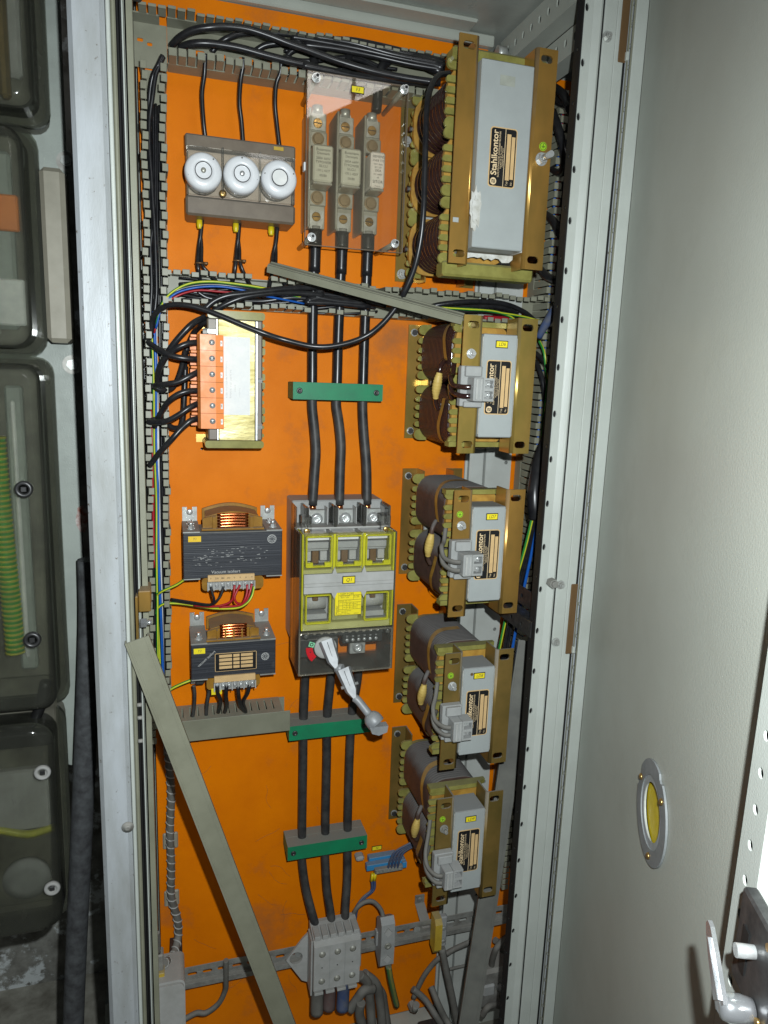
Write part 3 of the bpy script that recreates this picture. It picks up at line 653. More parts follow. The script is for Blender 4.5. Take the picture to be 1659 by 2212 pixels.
def knife_fuse(name, label, x, ceram, lines, dx):
    t = thing(name, label, 'fuse', (x, 0, .225), 'main fuses under the clear sheet')
    b = MB(); b.box(x - .0160, x - .0125, .002, .060, .212, .374, .001); b.build('carrier', 'tin', t)
    b = MB(); b.box(x - .0135, x + .0135, .030, .040, .214, .262, .001); b.box(x - .0135, x + .0135, .030, .040, .328, .374, .001); b.build('busbar', 'tin', t)
    for z0, z1 in ((.2455, .2665), (.3265, .3465)):
        MB().box(x - .0150, x + .0135, .0405, .047, z0, z1, .001).build('blade', 'tin', t)
    w = .0145 if ceram == 'fuse_ceramic' else .0108
    b = MB(); b.box(x - w + dx, x + w + dx, .040, .083, .2705, .3195, .0022); body = b.build('fuse_body', ceram, t)
    MB().box(x - w + dx + .0005, x + w + dx - .0005, .042, .082, .2665, .2703, .001).build('end_plate', 'tin', t)
    for k in (-1, 1): b = MB(); b.lathe((x + dx + k * w * .7, .0820, .2683), (0, 1, 0), [(.0013, 0), (.001, .001), (.0004, .0014)], 8); b.build('rivet', 'steel', t)
    for z, mm, r in ((.256, 'bolt_bronze', .0078), (.2305, 'brass', .0066), (.3365, 'bolt_bronze', .0072), (.3590, 'brass', .0068)):
        b = MB(); b.lathe((x, .047 if z in (.256, .3365) else .040, z), (0, 1, 0), [(r * 1.25, 0), (r * 1.25, .0010), (r, .0011), (r, .0038), (r * .9, .0044), (r * .1, .0045)], 20, False); sc = b.build('terminal_screw', mm, t)
        if z in (.2305, .3590): MB().box(x - r * .8, x + r * .8, .0446, .0448, z - .0006, z + .0006).build('screw_slot', 'ink', sc)
    # crimped lugs, lower and upper
    for s0 in (1, -1):
        zc = .2305 if s0 == 1 else .3590
        b = MB(); b.prism([(x - .011, zc + .009 * s0), (x + .011, zc + .009 * s0), (x + .0115, zc - .004 * s0), (x + .0075, zc - .017 * s0), (x - .0075, zc - .017 * s0), (x - .0115, zc - .004 * s0)], .0402, .0432); b.build('cable_lug', 'galv', t)
        b = MB(); b.cyl((x, .040, zc - .013 * s0), (x, .040, zc - .024 * s0), .0075, n=14); b.build('lug_barrel', 'galv', t)
    z = .3125
    for s_, sz, dz, mm in lines:
        text(s_, sz, (x + dx, .0836, z), body, mm, name='lettering'); z -= dz
    return t
bl = [('Bussmann', .0052, .005, 'ink_soft'), ('Denmark', .0048, .0065, 'ink_soft'), ('200A 660V', .0046, .0052, 'ink_soft'), ('TYPOWER', .0048, .0050, 'ink_soft'), ('SILCU', .0048, .0060, 'ink_soft'), ('170 L 4237', .0044, .0066, 'ink_soft'), ('00/80', .0046, .005, 'ink_soft')]
knife_fuse('knife_fuse', 'beige ceramic 200A fuse, left of three under clear sheet', .2180, 'fuse_ceramic', bl, .0010)
knife_fuse('knife_fuse', 'beige ceramic 200A fuse, middle of three under clear sheet', .2592, 'fuse_ceramic', bl, .0010)
knife_fuse('knife_fuse', 'narrow fuse with white printed label, right of three under clear sheet', .3000, 'fuse_white',
           [('SIEMENS', .0048, .0052, 'ink'), ('3NE8 725', .0044, .0050, 'ink_soft'), ('VDE 0636', .0034, .0040, 'ink_soft'), ('IEC 269', .0032, .0046, 'ink_soft'), ('200A', .0048, .0050, 'ink_soft'), ('AC 660V', .0036, .0044, 'ink_soft'), ('aR', .0032, .0058, 'ink_soft'), ('SITOR', .0056, .0058, 'ink'), ('Made in', .0026, .003, 'ink_soft'), ('Germany', .0026, .003, 'ink_soft')], .0)

# ------------------------------------------------------------------ three-clamp cable run
def clamp(label, z, zoff=0):
    t = thing('cable_clamp', label, 'cable clamp', (.2545, .02, z - .013), 'green cable clamps')
    b = MB(); b.prism([(.1835, z - .013), (.3260, z - .013), (.3260, z + .013), (.1835, z + .013)], .034, .060, 'd'); b.build('front_bar', 'green', t)
    b = MB(); b.box(.1836, .3259, .012, .0336, z - .0128, z + .0128, .0006); b.build('rear_bar', 'green', t)
    for x in (.1935, .3155):
        b = MB(); b.lathe((x, .0601, z), (0, 1, 0), [(.0046, 0), (.0046, .0008), (.0040, .0016), (.0022, .0016), (.0020, .0006), (.0005, .0006)], 16); b.build('clamp_screw', 'dark_steel', t)
        b = MB(); b.cyl((x, 0, z), (x, .012, z), .004, n=10); b.build('spacer', 'galv', t)
    return t
clamp('green cable clamp bar above the circuit breaker', -.0255)
clamp('green cable clamp bar just below the circuit breaker', -.5915)
clamp('lowest green cable clamp bar, dusty, above the grey terminal block', -.8170)
CR = .0078
xs = (.2175, .2585, .3010)
up = ([(.2180, .040, .2070), (.2178, .040, .185), (.2170, .037, .150), (.2172, .034, .11), (.2172, .034, .05), (.2175, .036, .0), (.2175, .036, -.035), (.2185, .036, -.055), (.2215, .040, -.085), (.2235, .045, -.12), (.2215, .048, -.155), (.2180, .052, -.205)],
      [(.2592, .040, .2070), (.2592, .040, .185), (.2590, .037, .150), (.2590, .034, .11), (.2580, .034, .05), (.2575, .036, .0), (.2570, .036, -.035), (.2572, .036, -.05), (.2610, .040, -.075), (.2640, .045, -.11), (.2630, .048, -.15), (.2620, .052, -.205)],
      [(.3000, .040, .2070), (.3000, .040, .185), (.3005, .037, .150), (.3010, .034, .11), (.3005, .034, .05), (.3000, .036, .0), (.3000, .036, -.035), (.3005, .036, -.055), (.3025, .040, -.09), (.3060, .045, -.13), (.3075, .048, -.16), (.3080, .052, -.205)])
dn = ([(.2130, .045, -.455), (.2125, .040, -.52), (.2120, .036, -.58), (.2125, .036, -.66), (.2125, .036, -.76), (.2130, .036, -.83), (.2135, .038, -.855), (.2190, .045, -.90), (.2290, .055, -.945), (.2370, .062, -.975)],
      [(.2590, .045, -.455), (.2565, .040, -.52), (.2535, .036, -.58), (.2545, .036, -.66), (.2545, .036, -.76), (.2550, .036, -.83), (.2555, .038, -.86), (.2580, .045, -.91), (.2630, .055, -.95), (.2650, .062, -.975)],
      [(.3070, .045, -.455), (.3040, .040, -.52), (.2975, .036, -.58), (.2955, .036, -.66), (.2955, .036, -.76), (.2960, .036, -.83), (.2965, .038, -.855), (.2955, .045, -.90), (.2910, .055, -.945), (.2890, .062, -.975)])
nm = ('left', 'middle', 'right')
for i in range(3):
    q = thing('power_cable', nm[i] + ' of the three heavy black cables between main fuses and circuit breaker', 'cable', up[i][-1], 'upper heavy cables')
    MB().tube(up[i][:7], CR, 14, sub=6).build('sheath', 'cable', q)
    MB().tube(up[i][6:], CR, 14, sub=6).build('dusty_sheath', 'cable_dusty', q)
    b = MB(); p = up[i][0]; b.tube([(p[0], p[1], p[2] + .006), (p[0], p[1], p[2] - .018), (p[0], p[1], p[2] - .020), (p[0], p[1] - .002, p[2] - .055)], lambda t_: .0098 - .0012 * (t_ > .45), 14, sub=4); b.build('boot', 'cable', q)
    p = up[i][-1]; b = MB(); b.cyl((p[0], p[1], p[2]), (p[0], p[1] + .001, p[2] - .007), .0062, n=12); b.build('bare_strands', 'copper', q)
    o = tag(MB().tube(dn[i], CR * .97, 14, sub=6).build('power_cable', 'cable_dusty', None, origin=dn[i][-1]), nm[i] + ' of the three heavy cables from circuit breaker down to grey terminal block', 'cable', 'lower heavy cables')


# ------------------------------------------------------------------ reactors (iron-core chokes)
def rounded_loop(cx, cz, hx, hz, r, n=5): return rrect(cx - hx, cx + hx, cz - hz, cz + hz, r, n)
def coil(parent, cx, cz, hx, hz, d0, d1, turns, m, name='winding', amp=1.0, rc=.022):
    """rows of wire round a limb that points at the viewer, each turn a bead of its own"""
    b = MB(); n = 7; prof = []
    k = turns; dp = (d1 - d0) / k
    for i in range(k):
        for q in range(5):
            t = q / 5; prof.append((d0 + (i + t) * dp, math.sqrt(max(0, 1 - (2 * t - 1) ** 2)) * dp * .5 * amp))
    prof.append((d1, 0))
    base = rounded_loop(cx, cz, hx, hz, rc, n); L = len(base)
    cen = Vector((cx, 0, cz)); vs = []
    for d, h in prof:
        for x, z in rounded_loop(cx, cz, hx + h, hz + h, rc + h, n): vs.append((x, d, z))
    fs = [(j * L + i, j * L + (i + 1) % L, (j + 1) * L + (i + 1) % L, (j + 1) * L + i) for j in range(len(prof) - 1) for i in range(L)]
    b._add(vs, fs, True); b._add(vs[:L], [list(range(L))]); b._add(vs[-L:], [list(range(L))])
    return b.build(name, m, parent)
def bracket(parent, x0, x1, d_face, d_web, z0, z1, web_right, m, slots=True, foot_face=None):
    """angle iron: flange facing the viewer with two slotted holes, rounded bend, web running back along the core"""
    b = MB(); r = .0045; t_ = .0025; cx = (x0 + x1) / 2
    hs = [rrect(cx - .0085, cx + .0085, zc - .0048, zc + .0048, .0045, 3) for zc in (z0 + .0125, z1 - .0125)] if slots else []
    fa, fb = (x0, x1 - r) if web_right else (x0 + r, x1)
    b.prism([(fa, z0), (fb, z0), (fb, z1), (fa, z1)], d_face - t_, d_face, 'd', hs)
    wx = x1 - t_ if web_right else x0
    b.box(wx, wx + t_, d_web, d_face - r, z0, z1)
    n = 6; vs = []
    for z in (z0, z1):
        for rad in (r, r - t_):
            for k in range(n + 1):
                a = math.pi / 2 * k / n; sx = (fb + rad * math.sin(a)) if web_right else (fa - rad * math.sin(a)); vs.append((sx, d_face - r + rad * math.cos(a), z))
    q = n + 1; sm = []; fl = []
    for k in range(n):
        sm.append((k, k + 1, 2 * q + k + 1, 2 * q + k)); sm.append((q + k, q + k + 1, 3 * q + k + 1, 3 * q + k))
        fl.append((k, k + 1, q + k + 1, q + k)); fl.append((2 * q + k, 2 * q + k + 1, 3 * q + k + 1, 3 * q + k))
    b._add(vs, sm, True); b._add(vs, fl)
    return b.build('bracket', m, parent)
def name_plate(parent, x0, x1, z0, z1, d, rows, full=True):
    b = MB(); b.prism(rrect(x0, x1, z0, z1, .004), d, d + .0004); p = b.build('name_plate', 'label_gold', parent)
    e = .0014
    MB().prism(rrect(x0 + e, x1 - e, z0 + e, z1 - e, .003), d + .0005, d + .0008).build('plate_field', 'label_black', p)
    w = x1 - x0; h = z1 - z0
    MB().box(x0 + w * .545, x0 + w * .565, d + .0009, d + .0011, z0 + e, z1 - e).build('plate_rule', 'ink_cream', p)
    MB().prism(circle(x0 + w * .19, z0 + h * .095, w * .115, 20), d + .0009, d + .0011).build('plate_emblem', 'ink_cream', p)
    q = x0 + w * .19; r = w * .06; zc = z0 + h * .095
    g = MB()
    for (xa, xb, za, zb) in ((-1, -.62, -.9, .9), (-.62, .2, .55, .9), (-.2, .2, -.9, .55), (.2, .62, -.9, -.55), (.62, 1, -.9, .9)): g.box(q + xa * r, q + xb * r, d + .0012, d + .0014, zc + za * r, zc + zb * r)
    g.build('plate_emblem_sign', 'ink', p)
    t_ = text('Stahlkontor', w * .30, (x0 + w * .19, d + .0012, z0 + h * .57), p, 'ink_cream', ang=90, bold=.00022, sx=1.0); 
    text('ELEKTRONISCHE ANTRIEBSTECHNIK', w * .088, (x0 + w * .355, d + .0012, z0 + h * .55), p, 'ink_cream', ang=90, sx=1.0)
    for k, s_ in enumerate(('Postfach 20 20 Tel. 02324', 'Hattingen Ruhr Werk')):
        text(s_, w * .075, (x0 + w * (.43 + .06 * k), d + .0012, z0 + h * .5), p, 'ink_cream', ang=90, sx=.9)
    text('Typ', w * .10, (x0 + w * .68, d + .0012, z0 + h * .075), p, 'ink_cream', ang=90)
    text('Nr.', w * .10, (x0 + w * .86, d + .0012, z0 + h * .085), p, 'ink_cream', ang=90)
    MB().box(x0 + w * .62, x0 + w * .765, d + .0009, d + .0012, z0 + h * .13, z0 + h * .90).build('plate_strip', 'label_gold', p)
    MB().box(x0 + w * .795, x0 + w * .92, d + .0009, d + .0012, z0 + h * .15, z0 + h * .86).build('plate_strip', 'label_gold', p)
    for k, s_ in enumerate(rows): text(s_, w * .09, (x0 + w * (.695 + .165 * k), d + .0014, z0 + h * .5), p, 'ink_soft', ang=90)
    return p
def ground_mark(parent, x, z, d, r=.0048):
    p = MB().prism(circle(x, z, r, 18), d, d + .0005).build('earth_sticker', 'ground_green', parent)
    g = MB(); g.prism(circle(x, z, r * .86, 18), d + .0006, d + .0007, 'd', [circle(x, z, r * .74, 18)])
    g.box(x - .0003, x + .0003, d + .0006, d + .0008, z, z + r * .6); g.box(x - r * .5, x + r * .5, d + .0006, d + .0008, z - .0003, z + .0003)
    g.box(x - r * .33, x + r * .33, d + .0006, d + .0008, z - .0013, z - .0008); g.box(x - r * .16, x + r * .16, d + .0006, d + .0008, z - .0023, z - .0018)
    g.build('earth_symbol', 'ink', p)
def finger(w, l, t=.004):
    """rounded tongue of the coil former, pointing to -x, root at x=0"""
    b = MB(); pts = [(0, w / 2), (0, -w / 2)]
    pts += [(-l + w / 2 + w / 2 * math.cos(R_(a)), w / 2 * math.sin(R_(a))) for a in range(270, 89, -30)]
    b.prism(pts, -t / 2, t / 2, 'd'); return b
FING = {}
def fingers(parent, x, d, zs, widths, l, t=.0045, m='former'):
    for z, w in zip(zs, widths):
        key = (round(w, 4), round(l, 4), m)
        if key not in FING: FING[key] = finger(w, l, t).mesh('former_finger', m)
        org = ORG[parent.name]
        put('former_finger', FING[key], parent, (x - org[0], d - org[1], z - org[2]))

def small_reactor(z, code, dusty, label, sw):
    """z is the middle height; two coils one above the other on limbs pointing at the viewer"""
    zm = 'zinc_dusty' if dusty > 1 else ('zinc_brown' if dusty else 'zinc_yellow'); em = 'enamel_dusty' if dusty else 'enamel'
    t = thing('reactor', label, 'reactor', (.44, 0, z - .0935), 'row of small reactors')
    h = .0935
    # rear feet, front brackets
    b = MB(); b.prism([(.384, z - h), (.412, z - h), (.412, z + h), (.384, z + h)], .001, .0035, 'd', [circle(.3935, zc, .0045, 10) for zc in (z - h + .0125, z + h - .0125)])
    b.box(.4095, .412, .0036, .036, z - h, z + h, .0003); b.build('bracket', zm, t)
    b = MB(); b.box(.464, .494, .001, .0035, z - h, z + h, .0003); b.box(.464, .4665, .0036, .036, z - h, z + h); b.build('bracket', zm, t)
    for zc in (z - h + .0125, z + h - .0125):
        b = MB(); b.cyl((.3935, .0036, zc), (.3935, .0050, zc), .0062, n=16); b.build('washer', 'galv', t)
        b = MB(); b.cyl((.3935, .0051, zc), (.3935, .0085, zc), .0050, n=6, smooth=False); b.build('foot_bolt', 'dark_steel', t)
    bracket(t, .384, .4125, .236, .200, z - h, z + h, True, zm); bracket(t, .4655, .4945, .236, .200, z - h, z + h, False, zm)
    # iron core with white painted front yoke
    b = MB(); b.box(.4128, .4630, .196, .2405, z - .0705, z + .0700, .0012); yoke = b.build('front_yoke', 'white_core', t)
    b = MB(); b.box(.4122, .4128, .2364, .2385, z - .066, z + .066); b.box(.4631, .4650, .205, .2375, z - .069, z + .066, .0006); b.build('core_resin', 'white_flake', t)
    MB().box(.4128, .4630, .0365, .0445, z - .070, z + .070, .001).build('rear_yoke', 'white_core', t)
    for s_ in (1, -1):
        cz = z + s_ * .0462
        coil(t, .4345, cz, .0430 + random.uniform(-.001, .001), .0432 + random.uniform(-.0008, .0008), .056, .180, 22, em, amp=.9 if not dusty else (.42 if dusty < 2 else .25), rc=.028)
        # insulating paper wraps, front and back collars
        b = MB(); b.prism(rrect(.3925, .4760, cz - .0400, cz + .0400, .024), .1803, .1880); b.build('former_collar', 'paper', t)
        b = MB(); b.prism(rrect(.3935, .4800, cz - .0420, cz + .0420, .024), .046, .0555); b.build('former_collar', 'former', t)
        b = MB(); pts = [(.3735, d_, q) for d_, q in ()]
        x0 = .4335 - .0600 - .0040
        X = .3885
        pth = [(.450, .128, cz + .0455), (.418, .134, cz + .0460), (.400, .142, cz + .0395), (X + .001, .152, cz + .024), (X - .001, .160, cz + .004), (X, .166, cz - .012)] if s_ > 0 else [(X, .166, cz + .026), (X - .001, .160, cz + .008), (X - .001, .150, cz - .014), (X + .006, .142, cz - .034), (.408, .138, cz - .0455)]
        v = []
        for p in spline(pth, 5):
            v += [(p[0], p[1] - .006, p[2]), (p[0] - .0008, p[1] + .007, p[2])]
        b._add(v, [(2 * i, 2 * i + 1, 2 * i + 3, 2 * i + 2) for i in range(len(v) // 2 - 1)]); b.build('paper_wrap', 'paper', t)
    # top and bottom end plates of the former
    for s_ in (1, -1):
        b = MB(); b.prism([(.386, .183), (.386, .199), (.464, .199), (.484, .190), (.484, .183)], z + s_ * .0845 - .0035, z + s_ * .0845 + .0035, 'z'); b.build('former_end', 'former', t)
    zsu = [z + .0740 - .0133 * i for i in range(6)]
    fingers(t, .414, .192, [zsu[0] + .006] + zsu[1:], [.0145] + [.0078] * 4 + [.0125], .028)
    fingers(t, .414, .192, [z - zz for zz in (.0090, .0245, .0385, .0510, .0640, .0800)], [.0125, .0078, .0078, .0078, .0078, .0150], .028)
    fingers(t, .405, .050, [z + zz for zz in (.083, .066, .051, .038, .025, .012)], [.016, .009, .008, .008, .008, .013], .020)
    fingers(t, .405, .050, [z - zz for zz in (.010, .026, .039, .052, .066, .083)], [.013, .008, .008, .008, .009, .018], .021)
    # bandaged joint between the coils
    jn = MB(); jn.tube([(.3880, .160, z + .034), (.3810, .166, z + .026), (.3785, .165, z + .012), (.3780, .160, z - .012), (.3815, .150, z - .026), (.3880, .146, z - .038)], .0038, 8); jn.build('coil_lead', em, t)
    b = MB(); b.tube([(.3785, .168, z + .016), (.3768, .167, z + .004), (.3768, .162, z - .010), (.3785, .157, z - .021)], lambda q: .0042 + .0026 * math.sin(math.pi * min(1, q * 1.1)) + .0004 * math.sin(q * 60), 10, sub=9); b.build('bandage', 'bandage', t)
    # leads to the terminal block
    zt = z + sw
    for k in (0, 1):
        b = MB(); b.tube([(.392, .190, z + .030 - .050 * k), (.384, .205, z + .012 - .030 * k), (.374, .222, zt + .010 - .012 * k), (.372, .238, zt - .001 - .010 * k), (.378, .256, zt - .003 - .012 * k), (.388, .262, zt - .003 - .012 * k)], .0034, 9); b.build('coil_lead', em if not dusty else 'cable_grey', t)
    # grey two-pole terminal block clipped on the left bracket
    b = MB(); b.box(.3790, .4100, .2365, .2480, zt - .0290, zt + .0250, .001); b.box(.3830, .4090, .2482, .2540, zt - .0300, zt - .0225, .001); b.box(.3830, .4060, .2482, .2550, zt + .0110, zt + .0245, .001); b.build('terminal_base', 'plastic_grey', t)
    b = MB(); b.box(.3880, .4020, .2482, .2720, zt - .0215, zt + .0100, .0012)
    b.prism([(.4022, zt - .0210), (.4180, zt - .0210), (.4180, zt + .0095), (.4022, zt + .0095)], .2482, .2700, 'd', [[(.4045, zc - .0050), (.4165, zc - .0050), (.4165, zc + .0050), (.4045, zc + .0050)] for zc in (zt - .0128, zt + .0015)])
    b.build('terminal_body', 'plastic_grey', t)
    b = MB(); b.box(.3905, .3935, .2721, .2738, zt - .019, zt + .008, .0004); b.box(.3970, .3990, .2721, .2732, zt - .019, zt + .008, .0004); b.build('terminal_rib', 'plastic_grey_light', t)
    for zc in (zt - .0128, zt + .0015):
        MB().box(.4046, .4164, .2490, .2600, zc - .0049, zc + .0049).build('terminal_well', 'plastic_grey', t)
        b = MB(); b.box(.4060, .4110, .2601, .2640, zc - .0035, zc + .0035, .0005); b.lathe((.4135, .2601, zc), (0, 1, 0), [(.0026, 0), (.0026, .003), (.0018, .0036)], 10); b.build('terminal_screw', 'steel', t)
    # bolt, stickers, name plate
    b = MB(); bolt_on(b, .3965, .2362, z + .0425, .0068, .0052, .0045, .0028, .006); b.build('earth_bolt', 'steel' if dusty < 2 else 'galv_dusty', t)
    if dusty: ground_mark(t, .3935, z + .0590, .2362)
    jx, jz, kz = random.uniform(-.002, .002), random.uniform(-.0025, .0025), random.uniform(-.002, .002)
    marker(t, .4305 + jx, .4490 + jx, z + .0500 + jz, z + .0600 + jz, .2406, code)
    name_plate(t, .4185, .4560, z - .0385 + kz, z + .0355 + kz, .2406, ('', ''))
    return t
small_reactor(-.0075, 'LD6', 0, 'shiny reactor tagged LD6 with green-gold brackets, uppermost of four small ones', .001)
small_reactor(-.2465, 'LD7', 1, 'reactor tagged LD7, second from top of the four small ones', -.0015)
small_reactor(-.4900, 'LD8', 1.5, 'dusty reactor tagged LD8 with orange dot on white core, third of four', -.008)
small_reactor(-.7260, 'LD9', 2, 'very dusty reactor tagged LD9, lowest of the four small ones', -.017)
MB().prism(circle(.4255, -.4300, .0024, 12), .2407, .2410).build('orange_dot', 'hinge_brown', bpy.data.objects['reactor.002'])

# big three-coil reactor
t = thing('reactor', 'large three-coil reactor with white core and golden brackets at top right', 'reactor', (.43, 0, .15))
z0, z1 = .1505, .4235
b = MB(); b.prism([(.357, z0 + .002), (.398, z0 + .002), (.398, z1 + .005), (.357, z1 + .005)], .001, .0035, 'd', [circle(.3675, z, .0045, 10) for z in (z0 + .013, .363)])
b.box(.3955, .398, .0036, .036, z0, z1); b.build('bracket', 'zinc_yellow', t)
b = MB(); b.box(.464, .494, .001, .0035, z0, z1); b.box(.464, .4665, .0036, .036, z0, z1); b.build('bracket', 'zinc_yellow', t)
for z in (z0 + .0135, .363):
    b = MB(); b.cyl((.3675, .0036, z), (.3675, .005, z), .0080, n=18); b.cyl((.3675, .005, z), (.3675, .0105, z), .0062, n=6, smooth=False); b.cyl((.3675, .0105, z), (.3675, .014, z), .0035, n=10); b.build('foot_bolt', 'galv', t)
bracket(t, .357, .3850, .236, .200, z0, z1, True, 'zinc_brown'); bracket(t, .4640, .4950, .236, .200, z0, z1, False, 'zinc_brown')
MB().box(.3853, .4585, .180, .2450, .171, .396, .0012).build('front_yoke', 'white_core', t)
MB().box(.3853, .4585, .036, .046, .165, .400, .001).build('rear_yoke', 'white_core', t)
b = MB(); b.box(.4587, .4630, .206, .2360, .171, .392, .0006); b.build('core_resin', 'white_flake', t)
# cracked resin lump and ragged resin along the bottom
b = MB()
random.seed(3)
out = []
for k in range(26):
    a = 2 * math.pi * k / 26; r = 1 + random.uniform(-.22, .22); out.append((.3870 + .0078 * r * math.cos(a), .2180 + .0255 * r * math.sin(a)))
b.prism(out, .2451, .2468); b.prism([(x * .6 + .3870 * .4 - .001, z * .6 + .2140 * .4) for x, z in out], .2469, .2482); b.build('resin_lump', 'white_flake', t)
out = [(.3860, .1685)] + [(.3860 + .0052 * k, .1615 + random.uniform(-.003, .003)) for k in range(15)] + [(.4588, .1690)]
b = MB(); b.prism(out, .2150, .2165); b.build('resin_edge', 'white_flake', t)
b = MB(); b.box(.3600, .3680, .2362, .2368, .201, .207, .0002); b.build('paint_chip', 'white_core', t)
# coils on three limbs and their formers
for cz in (.3700, .2860, .1985):
    coil(t, .4140, cz, .0450, .0335, .060, .176, 9, 'enamel', rc=.032)
    b = MB(); b.prism(rrect(.3640, .4660, cz - .0385, cz + .0385, .026), .1762, .184); b.build('former_collar', 'paper', t)
    b = MB(); b.prism(rrect(.3600, .4700, cz - .0415, cz + .0415, .028), .052, .0595); b.build('former_collar', 'paper', t)
b = MB(); b.box(.362, .4995, .176, .2035, .1385, .1585, .003); b.build('former_end', 'former', t)
b = MB(); b.box(.362, .4995, .176, .2035, .408, .424, .003); b.build('former_end', 'former', t)
for cz in (.3700, .2860, .1985):
    fingers(t, .384, .1915, [cz + q for q in (.036, .017, .004, -.009, -.022, -.036)], [.0145, .008, .008, .008, .008, .0145], .026)
    fingers(t, .384, .049, [cz + q for q in (.038, .018, .004, -.010, -.024, -.038)], [.0150, .009, .009, .009, .009, .0150], .025)
    MB().cyl((.356, .049, cz - .003), (.361, .049, cz - .003), .004, n=6, smooth=False).build('former_screw', 'dark_steel', t)
b = MB(); bolt_on(b, .4810, .2362, .2905, .0085, .0068, .006, .0042, .020); b.build('earth_bolt', 'steel', t)
ground_mark(t, .4825, .3065, .2362, .0055)
name_plate(t, .4020, .4400, .2470, .3190, .2451, ('', ''))
MB().box(.4110, .4320, .2451, .2454, .3680, .3800).build('tape_residue', 'residue', t)

# ------------------------------------------------------------------ transformer with orange terminals
t = thing('transformer', 'transformer with shiny foil front and six orange screw terminals', 'transformer', (.095, 0, -.111))
for q in ((.042, .060, -.1105, -.098), (.118, .136, -.1105, -.098), (.042, .060, .062, .075)): MB().box(q[0], q[1], .001, .003, q[2], q[3]).build('foot', 'zinc_yellow', t)
b = MB(); b.box(.056, .134, .004, .086, -.100, .073, .002); b.build('core', 'base_dark', t)
b = MB(); b.prism(rrect(.051, .1355, -.1105, -.1000, .004), .030, .092); b.prism(rrect(.0565, .1365, .0725, .0835, .004), .030, .092); b.build('former_end', 'former', t)
b = MB(); b.box(.0705, .1225, .0865, .0945, -.0995, .0715, .0010); b.build('foil_cover', 'foil', t)
b = MB(); b.box(.1228, .1262, .060, .0950, -.0990, .0710, .0006); b.box(.0678, .0703, .060, .0950, -.0990, .0710, .0006); b.build('cover_edge', 'steel', t)
b = MB(); b.box(.0745, .1150, .0947, .0950, -.062, .0480); b.build('paper_label', 'silver_paper', t)
for k, s_ in enumerate(('Transformator Nr 0702 Prim 380 V', 'Sek 2x34V  10 A  Schaltung', 'bobbin', 'Frankfurt')): text(s_, .0036, (.0815 + .0062 * k, .0952, -.012 - .006 * k), t, 'ink_white', ang=-90)
zs = [.066 - .0122 * i for i in range(14)]
for k, z in enumerate(zs):
    big = k % 4 in (2, 3)
    b = MB(); b.prism(rrect(.126, .1372 + (.0012 if big else 0), z - (.0050 if big else .0028), z + (.0050 if big else .0028), .0025, 3), .074, .082); b.build('former_finger', 'former', t)
for z in (.060, .050): MB().prism(rrect(.056, .0700, z - .003, z + .003, .0025, 3), .074, .082).build('former_finger', 'former', t)
b = MB(); b.box(.126, .131, .040, .074, -.095, .066); b.build('winding', 'copper', t)
for z in (-.0120, -.0790): MB().cyl((.127, .084, z), (.1335, .084, z), .0045, n=6, smooth=False).build('side_bolt', 'steel', t)
b = MB(); b.box(.0555, .0700, .078, .092, .0505, .0580, .001); b.cyl((.0555, .085, .054), (.050, .085, .054), .0045, n=6, smooth=False); b.build('rail_end', 'galv', t)
pz = .0218
for i in range(6):
    zt = .0490 - pz * i; zb = zt - pz + .0004; zc = (zt + zb) / 2
    b = MB(); b.prism([(.0415, .056), (.0700, .056), (.0770, .100), (.0770, .106), (.0660, .108), (.0450, .108), (.0415, .098)], zb, zt, 'z'); tb = b.build('terminal_block', 'term_orange', t)
    b = MB(); b.box(.0330, .0413, .050, .088, zt - .0035, zt, .0005); b.box(.0330, .0413, .050, .060, zb + .001, zt - .0036); b.build('terminal_fin', 'term_orange', tb)
    b = MB(); b.lathe((.0610, .1080, zc), (0, 1, 0), [(.0042, 0), (.0042, .0004), (.0034, .0006), (.0032, .0012), (.0003, .0013)], 16); sc = b.build('terminal_screw', 'steel', tb)
    g = MB(); a = random.uniform(0, 3); g.box(.0610 - .003, .0610 + .003, .1094, .1096, zc - .0004, zc + .0004); g.build('screw_slot', 'ink', sc)
    b = MB(); b.box(.0716, .0755, .1062, .1068, zc - .0045, zc + .0030); mk = b.build('terminal_marker', 'label_white', tb)
    text(str(60 + i), .0030, (.0737, .1070, zc - .0005), mk, 'ink_soft', ang=90)

